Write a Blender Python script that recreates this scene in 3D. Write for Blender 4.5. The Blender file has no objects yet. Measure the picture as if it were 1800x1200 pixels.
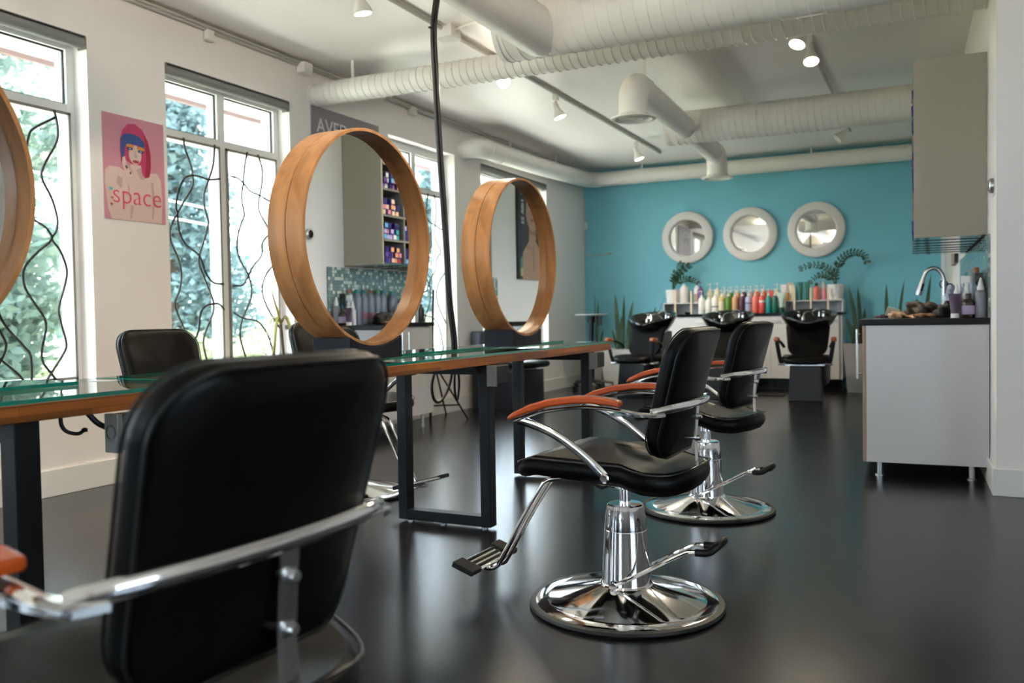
import bpy, bmesh, math, random
from mathutils import Vector, Matrix
PI = math.pi
SC = bpy.context.scene
COL = SC.collection
random.seed(7)

# ------------------------------------------------------------------ camera
cam_d = bpy.data.cameras.new('camera')
cam = bpy.data.objects.new('camera', cam_d)
COL.objects.link(cam)
YAW, PIT, ROL = math.radians(-26.009), math.radians(-1.668), math.radians(-0.9424)
_f = Vector((math.sin(YAW)*math.cos(PIT), math.cos(YAW)*math.cos(PIT), math.sin(PIT)))
_r = _f.cross(Vector((0, 0, 1))).normalized()
_u = _r.cross(_f)
_r2 = math.cos(ROL)*_r + math.sin(ROL)*_u
_u2 = -math.sin(ROL)*_r + math.cos(ROL)*_u
cam.matrix_world = Matrix(((_r2.x, _u2.x, -_f.x, 0), (_r2.y, _u2.y, -_f.y, 0), (_r2.z, _u2.z, -_f.z, 0.96), (0, 0, 0, 1)))
cam_d.sensor_width = 36.0
cam_d.lens = 1522.1/1800*36.0
cam_d.clip_start = 0.05
cam_d.dof.use_dof = True
cam_d.dof.focus_distance = 2.95
cam_d.dof.aperture_fstop = 3.5
SC.camera = cam

# ------------------------------------------------------------------ light
SC.view_settings.view_transform = 'Standard'
SC.view_settings.look = 'None'
SC.view_settings.exposure = 1.42
SC.view_settings.gamma = 1.0
SC.view_settings.use_curve_mapping = False
wd = bpy.data.worlds.new('overcast_sky')
SC.world = wd
wd.use_nodes = True
wn = wd.node_tree
bg = wn.nodes['Background']
bg.inputs['Color'].default_value = (0.74, 0.84, 1.0, 1)
bg.inputs['Strength'].default_value = 5.0
sun_d = bpy.data.lights.new('sun', 'SUN')
sun_d.energy = 16.0
sun_d.angle = math.radians(3)
sun_d.color = (1.0, 0.95, 0.85)
sun = bpy.data.objects.new('sun', sun_d)
sun.rotation_euler = Vector((-.25, .35, .9)).to_track_quat('Z', 'Y').to_euler()
COL.objects.link(sun)
SC.cycles.use_denoising = True
SC.cycles.max_bounces = 10
SC.cycles.diffuse_bounces = 5
SC.cycles.glossy_bounces = 5
SC.cycles.transparent_max_bounces = 12
SC.cycles.sample_clamp_indirect = 8.0
SC.cycles.caustics_reflective = False
SC.cycles.caustics_refractive = False

# ------------------------------------------------------------------ materials
MATS = {}
def mat(name, color=(.8, .8, .8), rough=.5, metal=0.0, spec=None, coat=0.0, emit=None, estr=0.0, var=0.0, vscale=6.0, bump=0.0, bscale=80.0, stretch=None, croll=None):
    if name in MATS: return MATS[name]
    m = bpy.data.materials.new(name); m.use_nodes = True
    nt = m.node_tree; b = nt.nodes['Principled BSDF']
    b.inputs['Base Color'].default_value = (*color, 1)
    b.inputs['Roughness'].default_value = rough
    b.inputs['Metallic'].default_value = metal
    if spec is not None: b.inputs['Specular IOR Level'].default_value = spec
    if coat: b.inputs['Coat Weight'].default_value = coat; b.inputs['Coat Roughness'].default_value = .08
    if emit: b.inputs['Emission Color'].default_value = (*emit, 1); b.inputs['Emission Strength'].default_value = estr
    tc = nt.nodes.new('ShaderNodeTexCoord')
    src = tc.outputs['Object']
    if stretch:
        mp = nt.nodes.new('ShaderNodeMapping'); mp.inputs['Scale'].default_value = stretch
        nt.links.new(src, mp.inputs['Vector']); src = mp.outputs['Vector']
    nz = nt.nodes.new('ShaderNodeTexNoise'); nz.inputs['Scale'].default_value = vscale; nz.inputs['Detail'].default_value = 4
    nt.links.new(src, nz.inputs['Vector'])
    mx = nt.nodes.new('ShaderNodeMix'); mx.data_type = 'RGBA'
    v = var
    c2 = croll if croll else tuple(c*(1-v) for c in color)
    c1 = color if croll else tuple(min(1, c*(1+v)) for c in color)
    mx.inputs['A'].default_value = (*c2, 1); mx.inputs['B'].default_value = (*c1, 1)
    nt.links.new(nz.outputs['Fac'], mx.inputs['Factor'])
    nt.links.new(mx.outputs['Result'], b.inputs['Base Color'])
    if bump:
        n2 = nt.nodes.new('ShaderNodeTexNoise'); n2.inputs['Scale'].default_value = bscale; n2.inputs['Detail'].default_value = 3
        nt.links.new(src, n2.inputs['Vector'])
        bp = nt.nodes.new('ShaderNodeBump'); bp.inputs['Strength'].default_value = bump; bp.inputs['Distance'].default_value = .002
        nt.links.new(n2.outputs['Fac'], bp.inputs['Height']); nt.links.new(bp.outputs['Normal'], b.inputs['Normal'])
    MATS[name] = m
    return m

def wood_mat(name, c1, c2, axis='Y', rough=.4, scale=3.0, block=None):
    """long grain along AXIS; block=(length, height) lays finger-jointed staves"""
    m = bpy.data.materials.new(name); m.use_nodes = True
    nt = m.node_tree; b = nt.nodes['Principled BSDF']; L = nt.links.new
    tc = nt.nodes.new('ShaderNodeTexCoord')
    mp = nt.nodes.new('ShaderNodeMapping')
    s = {'X': (.35, 6, 6), 'Y': (6, .35, 6), 'Z': (6, 6, .35)}[axis]
    mp.inputs['Scale'].default_value = s
    L(tc.outputs['Object'], mp.inputs['Vector'])
    nz = nt.nodes.new('ShaderNodeTexNoise'); nz.inputs['Scale'].default_value = scale; nz.inputs['Detail'].default_value = 8; nz.inputs['Distortion'].default_value = .6
    L(mp.outputs['Vector'], nz.inputs['Vector'])
    cr = nt.nodes.new('ShaderNodeValToRGB')
    cr.color_ramp.elements[0].position = .32; cr.color_ramp.elements[0].color = (*c2, 1)
    cr.color_ramp.elements[1].position = .68; cr.color_ramp.elements[1].color = (*c1, 1)
    L(nz.outputs['Fac'], cr.inputs['Fac'])
    out = cr.outputs['Color']
    if block:
        sp = nt.nodes.new('ShaderNodeSeparateXYZ'); L(tc.outputs['Object'], sp.inputs['Vector'])
        cb = nt.nodes.new('ShaderNodeCombineXYZ')
        L(sp.outputs['Y'], cb.inputs['X']); L(sp.outputs['Z'], cb.inputs['Y'])
        bk = nt.nodes.new('ShaderNodeTexBrick'); bk.offset = .43
        bk.inputs['Scale'].default_value = 1.0; bk.inputs['Brick Width'].default_value = block[0]; bk.inputs['Row Height'].default_value = block[1]
        bk.inputs['Mortar Size'].default_value = .0004
        bk.inputs['Color1'].default_value = (.55, .55, .55, 1); bk.inputs['Color2'].default_value = (1.15, 1.1, 1.0, 1); bk.inputs['Mortar'].default_value = (.35, .3, .25, 1)
        L(cb.outputs['Vector'], bk.inputs['Vector'])
        mm = nt.nodes.new('ShaderNodeMix'); mm.data_type = 'RGBA'; mm.blend_type = 'MULTIPLY'; mm.inputs['Factor'].default_value = 1
        L(out, mm.inputs['A']); L(bk.outputs['Color'], mm.inputs['B']); out = mm.outputs['Result']
    L(out, b.inputs['Base Color'])
    b.inputs['Roughness'].default_value = rough; b.inputs['Specular IOR Level'].default_value = .28
    MATS[name] = m
    return m

M_white = mat('white_wall_paint', (.87, .815, .785), .55, var=.02, bump=.03, bscale=200)
M_ceil = mat('ceiling_paint', (.89, .84, .80), .38, var=.03, vscale=1.2)
M_trim = mat('white_trim_paint', (.78, .76, .73), .4, var=.01)
M_teal = mat('teal_wall_paint', (.18, .52, .62), .5, var=.05, vscale=1.5)
M_frame = mat('white_window_frame', (.78, .78, .76), .35)
M_greyframe = mat('grey_metal_grille_frame', (.23, .21, .19), .45, .4)
M_iron = mat('dark_iron_rod', (.018, .018, .016), .45, .3)
M_gasket = mat('black_rubber_gasket', (.015, .018, .02), .5)
M_blind = mat('grey_blind_fabric', (.24, .24, .23), .8, var=.08, vscale=60)
M_duct = mat('white_duct_paint', (.82, .79, .74), .42, var=.03, vscale=3)
M_chrome = mat('polished_chrome', (.86, .86, .87), .07, 1.0)
M_chrome2 = mat('worn_chrome', (.72, .72, .72), .2, 1.0, var=.1, vscale=20)
M_steel = mat('brushed_steel', (.55, .54, .53), .28, 1.0)
M_leather = mat('black_leather', (.0032, .0030, .0030), .36, spec=.11, var=.15, vscale=12, bump=.12, bscale=420)
M_piping = mat('black_piping', (.008, .008, .008), .35, spec=.3)
M_rubber = mat('black_rubber', (.008, .008, .008), .45, spec=.3, var=.2)
M_orange = mat('orange_lacquered_wood', (.60, .095, .012), .25, coat=.4, croll=(.42, .055, .008), vscale=3, stretch=(2, 14, 14))
M_blackmetal = mat('black_powder_coat', (.004, .005, .008), .42, spec=.3)
M_blackblock = mat('black_stained_block', (.008, .010, .018), .55, spec=.2, var=.5, vscale=25)
M_edge = mat('glass_green_edge', (.003, .19, .135), .08, spec=.8, var=.7, vscale=5)
M_black = mat('black_laminate', (.007, .007, .008), .3, spec=.25)
M_blackgloss = mat('black_gloss_ceramic', (.008, .008, .009), .07, spec=.7)
M_melamine = mat('white_melamine', (.66, .65, .66), .35, var=.01)
M_whitegloss = mat('white_gloss_front', (.76, .77, .80), .25)
M_greypanel = mat('grey_green_panel', (.36, .32, .25), .5, var=.02)
M_darkshelf = mat('grey_shelf_board', (.20, .19, .17), .5)
M_wood_edge = mat('beech_edge', (.42, .29, .21), .5, var=.1, vscale=8)
M_palewood = mat('pale_pine_divider', (.80, .66, .48), .5, var=.1, vscale=10)
M_whiteframe = mat('cream_mirror_frame', (.80, .74, .69), .4)
M_pot = mat('white_ceramic_pot', (.85, .84, .82), .35)
M_planter = mat('grey_planter', (.50, .50, .50), .55, var=.04)
M_planterw = mat('white_planter', (.72, .71, .69), .5, var=.02)
M_soil = mat('potting_soil', (.03, .02, .015), .9, var=.3, vscale=60)
M_leaf = mat('dark_green_leaf', (.022, .075, .018), .35, croll=(.01, .035, .02), vscale=14)
M_leafsn = mat('snake_plant_leaf', (.05, .12, .045), .4, croll=(.015, .05, .03), vscale=30)
M_leaflight = mat('yellow_green_leaf', (.30, .42, .06), .45, croll=(.35, .18, .06), vscale=4)
M_cord = mat('black_cable', (.008, .008, .008), .4)
M_bulbglass = mat('warm_lit_bulb', (1, .95, .85), .4, emit=(1.0, .86, .66), estr=16.0)
M_lampwhite = mat('white_lamp_metal', (.80, .77, .72), .35)
M_conduit = mat('grey_painted_conduit', (.50, .49, .46), .45)
M_plastic = mat('white_plastic', (.78, .77, .74), .35)
M_socket = mat('grey_socket_plate', (.20, .20, .20), .4, .5, var=.3, vscale=40)
M_asphalt = mat('mat_rubber_brown', (.035, .03, .026), .8, var=.2, vscale=90)

def glass_mat(name, tint=(.96, 1, .99), refl=.08):
    m = bpy.data.materials.new(name); m.use_nodes = True; nt = m.node_tree; L = nt.links.new
    nt.nodes.remove(nt.nodes['Principled BSDF']); out = nt.nodes['Material Output']
    tr = nt.nodes.new('ShaderNodeBsdfTransparent'); tr.inputs['Color'].default_value = (*tint, 1)
    gl = nt.nodes.new('ShaderNodeBsdfGlossy'); gl.inputs['Roughness'].default_value = .01
    fr = nt.nodes.new('ShaderNodeFresnel'); fr.inputs['IOR'].default_value = 1.45
    mx = nt.nodes.new('ShaderNodeMixShader')
    gm = nt.nodes.new('ShaderNodeNewGeometry'); iv = nt.nodes.new('ShaderNodeMath'); iv.operation = 'SUBTRACT'; iv.inputs[0].default_value = 1.0
    ml = nt.nodes.new('ShaderNodeMath'); ml.operation = 'MULTIPLY'; L(gm.outputs['Backfacing'], iv.inputs[1]); L(iv.outputs[0], ml.inputs[0]); L(fr.outputs['Fac'], ml.inputs[1])
    L(ml.outputs[0], mx.inputs['Fac']); L(tr.outputs['BSDF'], mx.inputs[1]); L(gl.outputs['BSDF'], mx.inputs[2]); L(mx.outputs['Shader'], out.inputs['Surface'])
    MATS[name] = m; return m
M_glass = glass_mat('window_glass')
M_tableglass = glass_mat('table_glass', (.80, .93, .88))

M_mirror = mat('mirror_silver', (.90, .91, .90), .0, 1.0)

def floor_mat():
    m = bpy.data.materials.new('polished_dark_concrete'); m.use_nodes = True; nt = m.node_tree; L = nt.links.new; b = nt.nodes['Principled BSDF']
    tc = nt.nodes.new('ShaderNodeTexCoord')
    n1 = nt.nodes.new('ShaderNodeTexNoise'); n1.inputs['Scale'].default_value = .9; n1.inputs['Detail'].default_value = 6; n1.inputs['Distortion'].default_value = .8
    n2 = nt.nodes.new('ShaderNodeTexNoise'); n2.inputs['Scale'].default_value = 22; n2.inputs['Detail'].default_value = 8; n2.inputs['Distortion'].default_value = .6
    L(tc.outputs['Object'], n1.inputs['Vector']); L(tc.outputs['Object'], n2.inputs['Vector'])
    cr = nt.nodes.new('ShaderNodeValToRGB'); cr.color_ramp.elements[0].position = .3; cr.color_ramp.elements[0].color = (.0045, .005, .008, 1); cr.color_ramp.elements[1].position = .75; cr.color_ramp.elements[1].color = (.013, .011, .0125, 1)
    L(n1.outputs['Fac'], cr.inputs['Fac'])
    c2 = nt.nodes.new('ShaderNodeValToRGB'); c2.color_ramp.elements[0].position = .45; c2.color_ramp.elements[0].color = (.85, .85, .85, 1); c2.color_ramp.elements[1].position = .75; c2.color_ramp.elements[1].color = (1.35, 1.25, 1.15, 1)
    L(n2.outputs['Fac'], c2.inputs['Fac'])
    mm = nt.nodes.new('ShaderNodeMix'); mm.data_type = 'RGBA'; mm.blend_type = 'MULTIPLY'; mm.inputs['Factor'].default_value = .7
    L(cr.outputs['Color'], mm.inputs['A']); L(c2.outputs['Color'], mm.inputs['B']); L(mm.outputs['Result'], b.inputs['Base Color'])
    mr = nt.nodes.new('ShaderNodeMapRange'); mr.inputs['To Min'].default_value = .19; mr.inputs['To Max'].default_value = .27
    L(n1.outputs['Fac'], mr.inputs['Value']); L(mr.outputs['Result'], b.inputs['Roughness'])
    b.inputs['Specular IOR Level'].default_value = .42; b.inputs['Specular Tint'].default_value = (.78, .84, 1.0, 1)
    return m
M_floor = floor_mat()

def tile_mat():
    m = bpy.data.materials.new('mosaic_glass_tile'); m.use_nodes = True; nt = m.node_tree; L = nt.links.new; b = nt.nodes['Principled BSDF']
    tc = nt.nodes.new('ShaderNodeTexCoord')
    sc = nt.nodes.new('ShaderNodeVectorMath'); sc.operation = 'SCALE'; sc.inputs['Scale'].default_value = 1/.027
    L(tc.outputs['Object'], sc.inputs[0])
    fl = nt.nodes.new('ShaderNodeVectorMath'); fl.operation = 'FLOOR'; L(sc.outputs['Vector'], fl.inputs[0])
    fr = nt.nodes.new('ShaderNodeVectorMath'); fr.operation = 'FRACTION'; L(sc.outputs['Vector'], fr.inputs[0])
    sp = nt.nodes.new('ShaderNodeSeparateXYZ'); L(fl.outputs['Vector'], sp.inputs['Vector'])
    cb = nt.nodes.new('ShaderNodeCombineXYZ'); L(sp.outputs['Y'], cb.inputs['X']); L(sp.outputs['Z'], cb.inputs['Y'])
    wn_ = nt.nodes.new('ShaderNodeTexWhiteNoise'); wn_.noise_dimensions = '2D'; L(cb.outputs['Vector'], wn_.inputs['Vector'])
    cr = nt.nodes.new('ShaderNodeValToRGB'); cr.color_ramp.interpolation = 'CONSTANT'
    e = cr.color_ramp.elements; e[0].position = 0; e[0].color = (.20, .29, .28, 1); e[1].position = .62; e[1].color = (.78, .80, .70, 1)
    e2 = e.new(.35); e2.color = (.27, .36, .34, 1); e3 = e.new(.9); e3.color = (.42, .50, .48, 1)
    L(wn_.outputs['Value'], cr.inputs['Fac'])
    s2 = nt.nodes.new('ShaderNodeSeparateXYZ'); L(fr.outputs['Vector'], s2.inputs['Vector'])
    g = []
    for ax in ('Y', 'Z'):
        c = nt.nodes.new('ShaderNodeMath'); c.operation = 'LESS_THAN'; c.inputs[1].default_value = .1; L(s2.outputs[ax], c.inputs[0]); g.append(c)
    mx = nt.nodes.new('ShaderNodeMath'); mx.operation = 'MAXIMUM'; L(g[0].outputs[0], mx.inputs[0]); L(g[1].outputs[0], mx.inputs[1])
    mm = nt.nodes.new('ShaderNodeMix'); mm.data_type = 'RGBA'; mm.inputs['B'].default_value = (.14, .18, .18, 1)
    L(mx.outputs[0], mm.inputs['Factor']); L(cr.outputs['Color'], mm.inputs['A']); L(mm.outputs['Result'], b.inputs['Base Color'])
    b.inputs['Roughness'].default_value = .12
    return m
M_tile = tile_mat()

# ------------------------------------------------------------------ mesh helpers
def NB(): return bmesh.new()
def box(bm, x0, x1, y0, y1, z0, z1, mi=0):
    vs = [bm.verts.new((x, y, z)) for x in (x0, x1) for y in (y0, y1) for z in (z0, z1)]
    for q in ((0, 1, 3, 2), (4, 6, 7, 5), (0, 4, 5, 1), (2, 3, 7, 6), (0, 2, 6, 4), (1, 5, 7, 3)):
        f = bm.faces.new([vs[i] for i in q]); f.material_index = mi
    return bm
def rbox(bm, cx, cy, cz, sx, sy, sz, rot=(0, 0, 0), mi=0):
    from mathutils import Euler
    R = Euler(rot).to_matrix()
    vs = [bm.verts.new(Vector((cx, cy, cz)) + R @ Vector((x*sx/2, y*sy/2, z*sz/2))) for x in (-1, 1) for y in (-1, 1) for z in (-1, 1)]
    for q in ((0, 1, 3, 2), (4, 6, 7, 5), (0, 4, 5, 1), (2, 3, 7, 6), (0, 2, 6, 4), (1, 5, 7, 3)):
        f = bm.faces.new([vs[i] for i in q]); f.material_index = mi
    return bm
def smooth_path(pts, k=5, closed=False):
    P = [Vector(p) for p in pts]; out = []; n = len(P)
    rng = range(n if closed else n-1)
    for i in rng:
        p0 = P[i-1] if (closed or i > 0) else P[0]*2-P[1]
        p1 = P[i]; p2 = P[(i+1) % n]
        p3 = P[(i+2) % n] if (closed or i+2 < n) else P[-1]*2-P[-2]
        for j in range(k):
            t = j/k
            out.append(.5*((2*p1)+(-p0+p2)*t+(2*p0-5*p1+4*p2-p3)*t*t+(-p0+3*p1-3*p2+p3)*t**3))
    if not closed: out.append(P[-1])
    return out
def tube(bm, pts, r, n=10, closed=False, cap=True, flat=None, up=None, mi=0):
    """sweep a circle (or an ellipse r*flat[0] x r*flat[1]) along pts; up fixes the ellipse's second axis"""
    P = [Vector(p) for p in pts]; m = len(P); rings = []
    T = []
    for i in range(m):
        if closed: t = P[(i+1) % m]-P[i-1]
        elif i == 0: t = P[1]-P[0]
        elif i == m-1: t = P[-1]-P[-2]
        else: t = P[i+1]-P[i-1]
        T.append(t.normalized() if t.length > 1e-9 else Vector((0, 0, 1)))
    a = Vector(up) if up else (Vector((0, 0, 1)) if abs(T[0].z) < .9 else Vector((1, 0, 0)))
    U = (a - T[0]*a.dot(T[0])).normalized()
    for i in range(m):
        if up:
            a = Vector(up); U = (a-T[i]*a.dot(T[i])); U = U.normalized() if U.length > 1e-5 else rings_U
        else:
            U = (U - T[i]*U.dot(T[i])).normalized()
        rings_U = U
        V = T[i].cross(U)
        rr = r[i] if isinstance(r, (list, tuple)) else r
        fa, fb = flat if flat else (1, 1)
        rings.append([bm.verts.new(P[i]+U*(math.cos(2*PI*j/n)*rr*fa)+V*(math.sin(2*PI*j/n)*rr*fb)) for j in range(n)])
    for i in range(m if closed else m-1):
        A, B = rings[i], rings[(i+1) % m]
        for j in range(n):
            f = bm.faces.new((A[j], A[(j+1) % n], B[(j+1) % n], B[j])); f.material_index = mi
    if cap and not closed:
        f = bm.faces.new(rings[0][::-1]); f.material_index = mi
        f = bm.faces.new(rings[-1]); f.material_index = mi
    return bm
def lathe(bm, prof, n=32, c=(0, 0, 0), axis='Z', mi=0):
    """prof: list of (r, h) along AXIS"""
    c = Vector(c); rings = []
    def pt(r, h, a):
        x, y = r*math.cos(a), r*math.sin(a)
        return c+Vector({'Z': (x, y, h), 'X': (h, x, y), 'Y': (y, h, x)}[axis])
    for r, h in prof:
        if r < 1e-6: rings.append([bm.verts.new(pt(0, h, 0))])
        else: rings.append([bm.verts.new(pt(r, h, 2*PI*j/n)) for j in range(n)])
    for i in range(len(rings)-1):
        A, B = rings[i], rings[i+1]
        for j in range(n):
            k = (j+1) % n
            if len(A) == 1 and len(B) == 1: continue
            if len(A) == 1: f = bm.faces.new((A[0], B[k], B[j]))
            elif len(B) == 1: f = bm.faces.new((A[j], A[k], B[0]))
            else: f = bm.faces.new((A[j], A[k], B[k], B[j]))
            f.material_index = mi
    return bm
def prism(bm, pts, axis, a, b, mi=0):
    """polygon pts (2D) extruded along AXIS from a to b. X: pts=(y,z); Y: pts=(x,z); Z: pts=(x,y)"""
    def P(p, h): return {'X': (h, p[0], p[1]), 'Y': (p[0], h, p[1]), 'Z': (p[0], p[1], h)}[axis]
    A = [bm.verts.new(P(p, a)) for p in pts]; B = [bm.verts.new(P(p, b)) for p in pts]
    n = len(pts)
    fs = [bm.faces.new(A[::-1]), bm.faces.new(B)]
    for i in range(n): fs.append(bm.faces.new((A[i], A[(i+1) % n], B[(i+1) % n], B[i])))
    for f in fs: f.material_index = mi
    return bm
def rrect(w, h, r, n=6, cx=0, cy=0):
    """rounded rectangle outline; r is one radius or four (tr, tl, bl, br)"""
    rs = r if isinstance(r, (list, tuple)) else (r,)*4
    out = []
    for (sx, sy, a0), rr in zip(((1, 1, 0), (-1, 1, 90), (-1, -1, 180), (1, -1, 270)), rs):
        ox, oy = cx+sx*(w/2-rr), cy+sy*(h/2-rr)
        for j in range(n+1):
            a = math.radians(a0+90*j/n); out.append((ox+rr*math.cos(a), oy+rr*math.sin(a)))
    return out
def cushion(bm, outline, fmap, t_edge, t_mid, rings=5, mi=0):
    """outline: (u,v) list; fmap(u, v, h) -> xyz; rounded edge, domed faces"""
    n = len(outline); cu = sum(p[0] for p in outline)/n; cv = sum(p[1] for p in outline)/n
    def ring(s, h, inset=0):
        out = []
        for u, v in outline:
            du, dv = u-cu, v-cv; L = math.hypot(du, dv)
            k = s*(L-inset)/L
            out.append(bm.verts.new(fmap(cu+du*k, cv+dv*k, h)))
        return out
    R = []
    for sgn in (-1, 1):
        seq = []
        te = t_edge/2
        for j in range(rings, 0, -1):
            s = .92*j/rings if j < rings else .93
            seq.append((s, sgn*(te+(t_mid/2-te)*(1-s*s))))
        seq = seq[::-1]
        R.append((sgn, seq))
    lower = [ring(s, h) for s, h in R[0][1]]
    upper = [ring(s, h) for s, h in R[1][1]]
    te = t_edge/2
    edge = []
    for j in range(1, 8):
        a = -PI/2+PI*j/8
        edge.append(ring(1, te*math.sin(a), te*(1-math.cos(a))*.9))
    chain = lower+edge+upper[::-1]
    c0 = bm.verts.new(fmap(cu, cv, -t_mid/2)); c1 = bm.verts.new(fmap(cu, cv, t_mid/2))
    fs = []
    for i in range(n):
        k = (i+1) % n
        fs.append(bm.faces.new((c0, chain[0][k], chain[0][i])))
        fs.append(bm.faces.new((c1, chain[-1][i], chain[-1][k])))
    for a, b in zip(chain[:-1], chain[1:]):
        for i in range(n):
            k = (i+1) % n
            fs.append(bm.faces.new((a[i], a[k], b[k], b[i])))
    for f in fs: f.material_index = mi
    return bm

def build(name, bm, mats, parent=None, loc=(0, 0, 0), rz=0, smooth=40, bevel=0):
    bmesh.ops.recalc_face_normals(bm, faces=bm.faces[:])
    for f in bm.faces: f.smooth = True
    lim = math.radians(smooth)
    for e in bm.edges:
        if len(e.link_faces) == 2:
            try: e.smooth = e.calc_face_angle() < lim
            except ValueError: e.smooth = True
        else: e.smooth = False
    me = bpy.data.meshes.new(name); bm.to_mesh(me); bm.free()
    if not isinstance(mats, (list, tuple)): mats = [mats]
    for m in mats: me.materials.append(m)
    o = bpy.data.objects.new(name, me); COL.objects.link(o)
    if parent: o.parent = parent
    o.location = loc; o.rotation_euler = (0, 0, rz)
    if bevel:
        md = o.modifiers.new('bevel', 'BEVEL'); md.width = bevel; md.segments = 2; md.limit_method = 'ANGLE'; md.angle_limit = math.radians(50)
    return o
def tag(o, label, cat, group=None, kind=None):
    o['label'] = label; o['category'] = cat
    if group: o['group'] = group
    if kind: o['kind'] = kind
    return o
def thing(name, label, cat, loc=(0, 0, 0), rz=0, group=None):
    o = bpy.data.objects.new(name, None); COL.objects.link(o); o.empty_display_size = .1
    o.location = loc; o.rotation_euler = (0, 0, rz)
    return tag(o, label, cat, group)
def struct(name, bm, mats, **k):
    o = build(name, bm, mats, **k); o['kind'] = 'structure'; return o
def copy_tree(o, parent=None):
    c = o.copy(); COL.objects.link(c)
    if parent: c.parent = parent
    for ch in list(o.children): copy_tree(ch, c)
    return c
def text_mesh(name, body, m, size, parent, mw, extrude=.0006, font_off=0.0):
    cu = bpy.data.curves.new('lettering', 'FONT'); cu.body = body; cu.size = size; cu.extrude = extrude; cu.align_x = 'LEFT'; cu.offset = font_off
    t = bpy.data.objects.new('tmp_text', cu); COL.objects.link(t)
    bpy.context.view_layer.update()
    me = bpy.data.meshes.new_from_object(t.evaluated_get(bpy.context.evaluated_depsgraph_get()))
    bpy.data.objects.remove(t); me.materials.clear(); me.materials.append(m); me.name = name
    o = bpy.data.objects.new(name, me); COL.objects.link(o); o.parent = parent
    o.matrix_local = mw
    return o

def leaf_mat(name, c1, c2, scale=1.0):
    m = mat(name, c1, .6, croll=c2, vscale=scale); nt = m.node_tree; b = nt.nodes['Principled BSDF']
    src = b.inputs['Base Color'].links[0].from_socket
    tr = nt.nodes.new('ShaderNodeBsdfTranslucent'); ms = nt.nodes.new('ShaderNodeMixShader'); ms.inputs['Fac'].default_value = .45
    nt.links.new(src, tr.inputs['Color']); nt.links.new(b.outputs['BSDF'], ms.inputs[1]); nt.links.new(tr.outputs['BSDF'], ms.inputs[2])
    nt.links.new(ms.outputs['Shader'], nt.nodes['Material Output'].inputs['Surface'])
    return m

# ================================================================== the room
XL, XR0, YT, ZC = -4.42, .285, 11.43, 2.96
YW = 5.06            # where the right wall's near end stands
YB, XE = -4.2, 4.0   # wall behind the camera, far side wall
SL = .026            # the right wall runs slightly inwards
TH = math.atan(SL)
bm = NB(); box(bm, XL-.28, XE+.2, YB-.2, YT+.2, -.12, 0); struct('floor', bm, M_floor)
bm = NB(); box(bm, XL-.28, XE+.2, YB-.2, YT+.2, ZC, ZC+.15); struct('ceiling', bm, M_ceil)
# windows in the left wall: (y0, y1, mullion y, has roller blind)
WZ0, WZ1 = .60, 2.62
WINS = [(-2.6, -1.4), (-.2, 1.0), (2.29, 3.49), (4.06, 5.25), (6.58, 7.78), (8.35, 10.12)]  # the first two lie out of view, added for light and reflections
bm = NB()
ys = [YB-.2]+[v for w in WINS for v in w]+[YT+.2]
for a, b in zip(ys[0::2], ys[1::2]): box(bm, XL-.28, XL, a, b, 0, ZC)
for a, b in WINS:
    box(bm, XL-.28, XL, a, b, 0, WZ0); box(bm, XL-.28, XL, a, b, WZ1, ZC)
bmesh.ops.remove_doubles(bm, verts=bm.verts[:], dist=1e-5)
struct('wall_left', bm, M_white)
bm = NB(); box(bm, XL, .13, YT, YT+.2, 0, ZC); struct('wall_far', bm, M_teal)
# right wall with its near end
bm = NB(); prism(bm, [(XR0, YW), (XR0-SL*(YT-YW), YT), (XR0-SL*(YT-YW), YT+.2), (XE+.2, YT+.2), (XE+.2, YW)], 'Z', 0, ZC); struct('wall_right', bm, M_white)
bm = NB()
box(bm, XE, XE+.2, YB, -2.2, 0, ZC); box(bm, XE, XE+.2, -2.2, .8, 2.2, ZC); box(bm, XE, XE+.2, .8, YW, 0, ZC); box(bm, XE, XE+.2, -2.2, .8, 0, .9)
struct('wall_side', bm, M_white)
bm = NB()
box(bm, XL, -3.4, YB-.2, YB, 0, ZC); box(bm, -3.4, -1.4, YB-.2, YB, 2.5, ZC); box(bm, -1.4, XE+.2, YB-.2, YB, 0, ZC); box(bm, -3.4, -1.4, YB-.2, YB, 0, .6)
struct('wall_back', bm, M_white)
# shop front glazing behind the camera, unseen, sized for the room's light
def shopfront(name, a, b, fixed, z0, z1, axis, nm):
    bm = NB(); n = nm
    for i in range(n+1):
        p = a+(b-a)*i/n
        if axis == 'X': box(bm, p-.03, p+.03, fixed-.12, fixed-.05, z0, z1)
        else: box(bm, fixed+.05, fixed+.12, p-.03, p+.03, z0, z1)
    for z in (z0, z1-.06):
        if axis == 'X': box(bm, a, b, fixed-.12, fixed-.05, z, z+.06)
        else: box(bm, fixed+.05, fixed+.12, a, b, z, z+.06)
    w = struct(name, bm, M_frame)
    bm = NB()
    if axis == 'X': box(bm, a, b, fixed-.09, fixed-.084, z0, z1)
    else: box(bm, fixed+.084, fixed+.09, a, b, z0, z1)
    g = build('pane', bm, M_glass, parent=w)
shopfront('window_7', -3.4, -1.4, YB, .6, 2.5, 'X', 4)
shopfront('window_8', -2.2, .8, XE, .9, 2.2, 'Y', 3)  # side window added to light the room and the window wall

# baseboards
BH = .15
bm = NB(); box(bm, XL, XL+.018, YB, YT, 0, BH); struct('baseboard_left', bm, M_trim, bevel=.003)
bm = NB(); box(bm, XR0-.018, XE, YW-.018, YW, 0, .14); struct('baseboard_right_end', bm, M_trim, bevel=.003)
bm = NB(); box(bm, -.018, 0, -.018, 5.6, 0, .14); struct('baseboard_right', bm, M_trim, loc=(XR0, YW, 0), rz=TH, bevel=.003)
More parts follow.
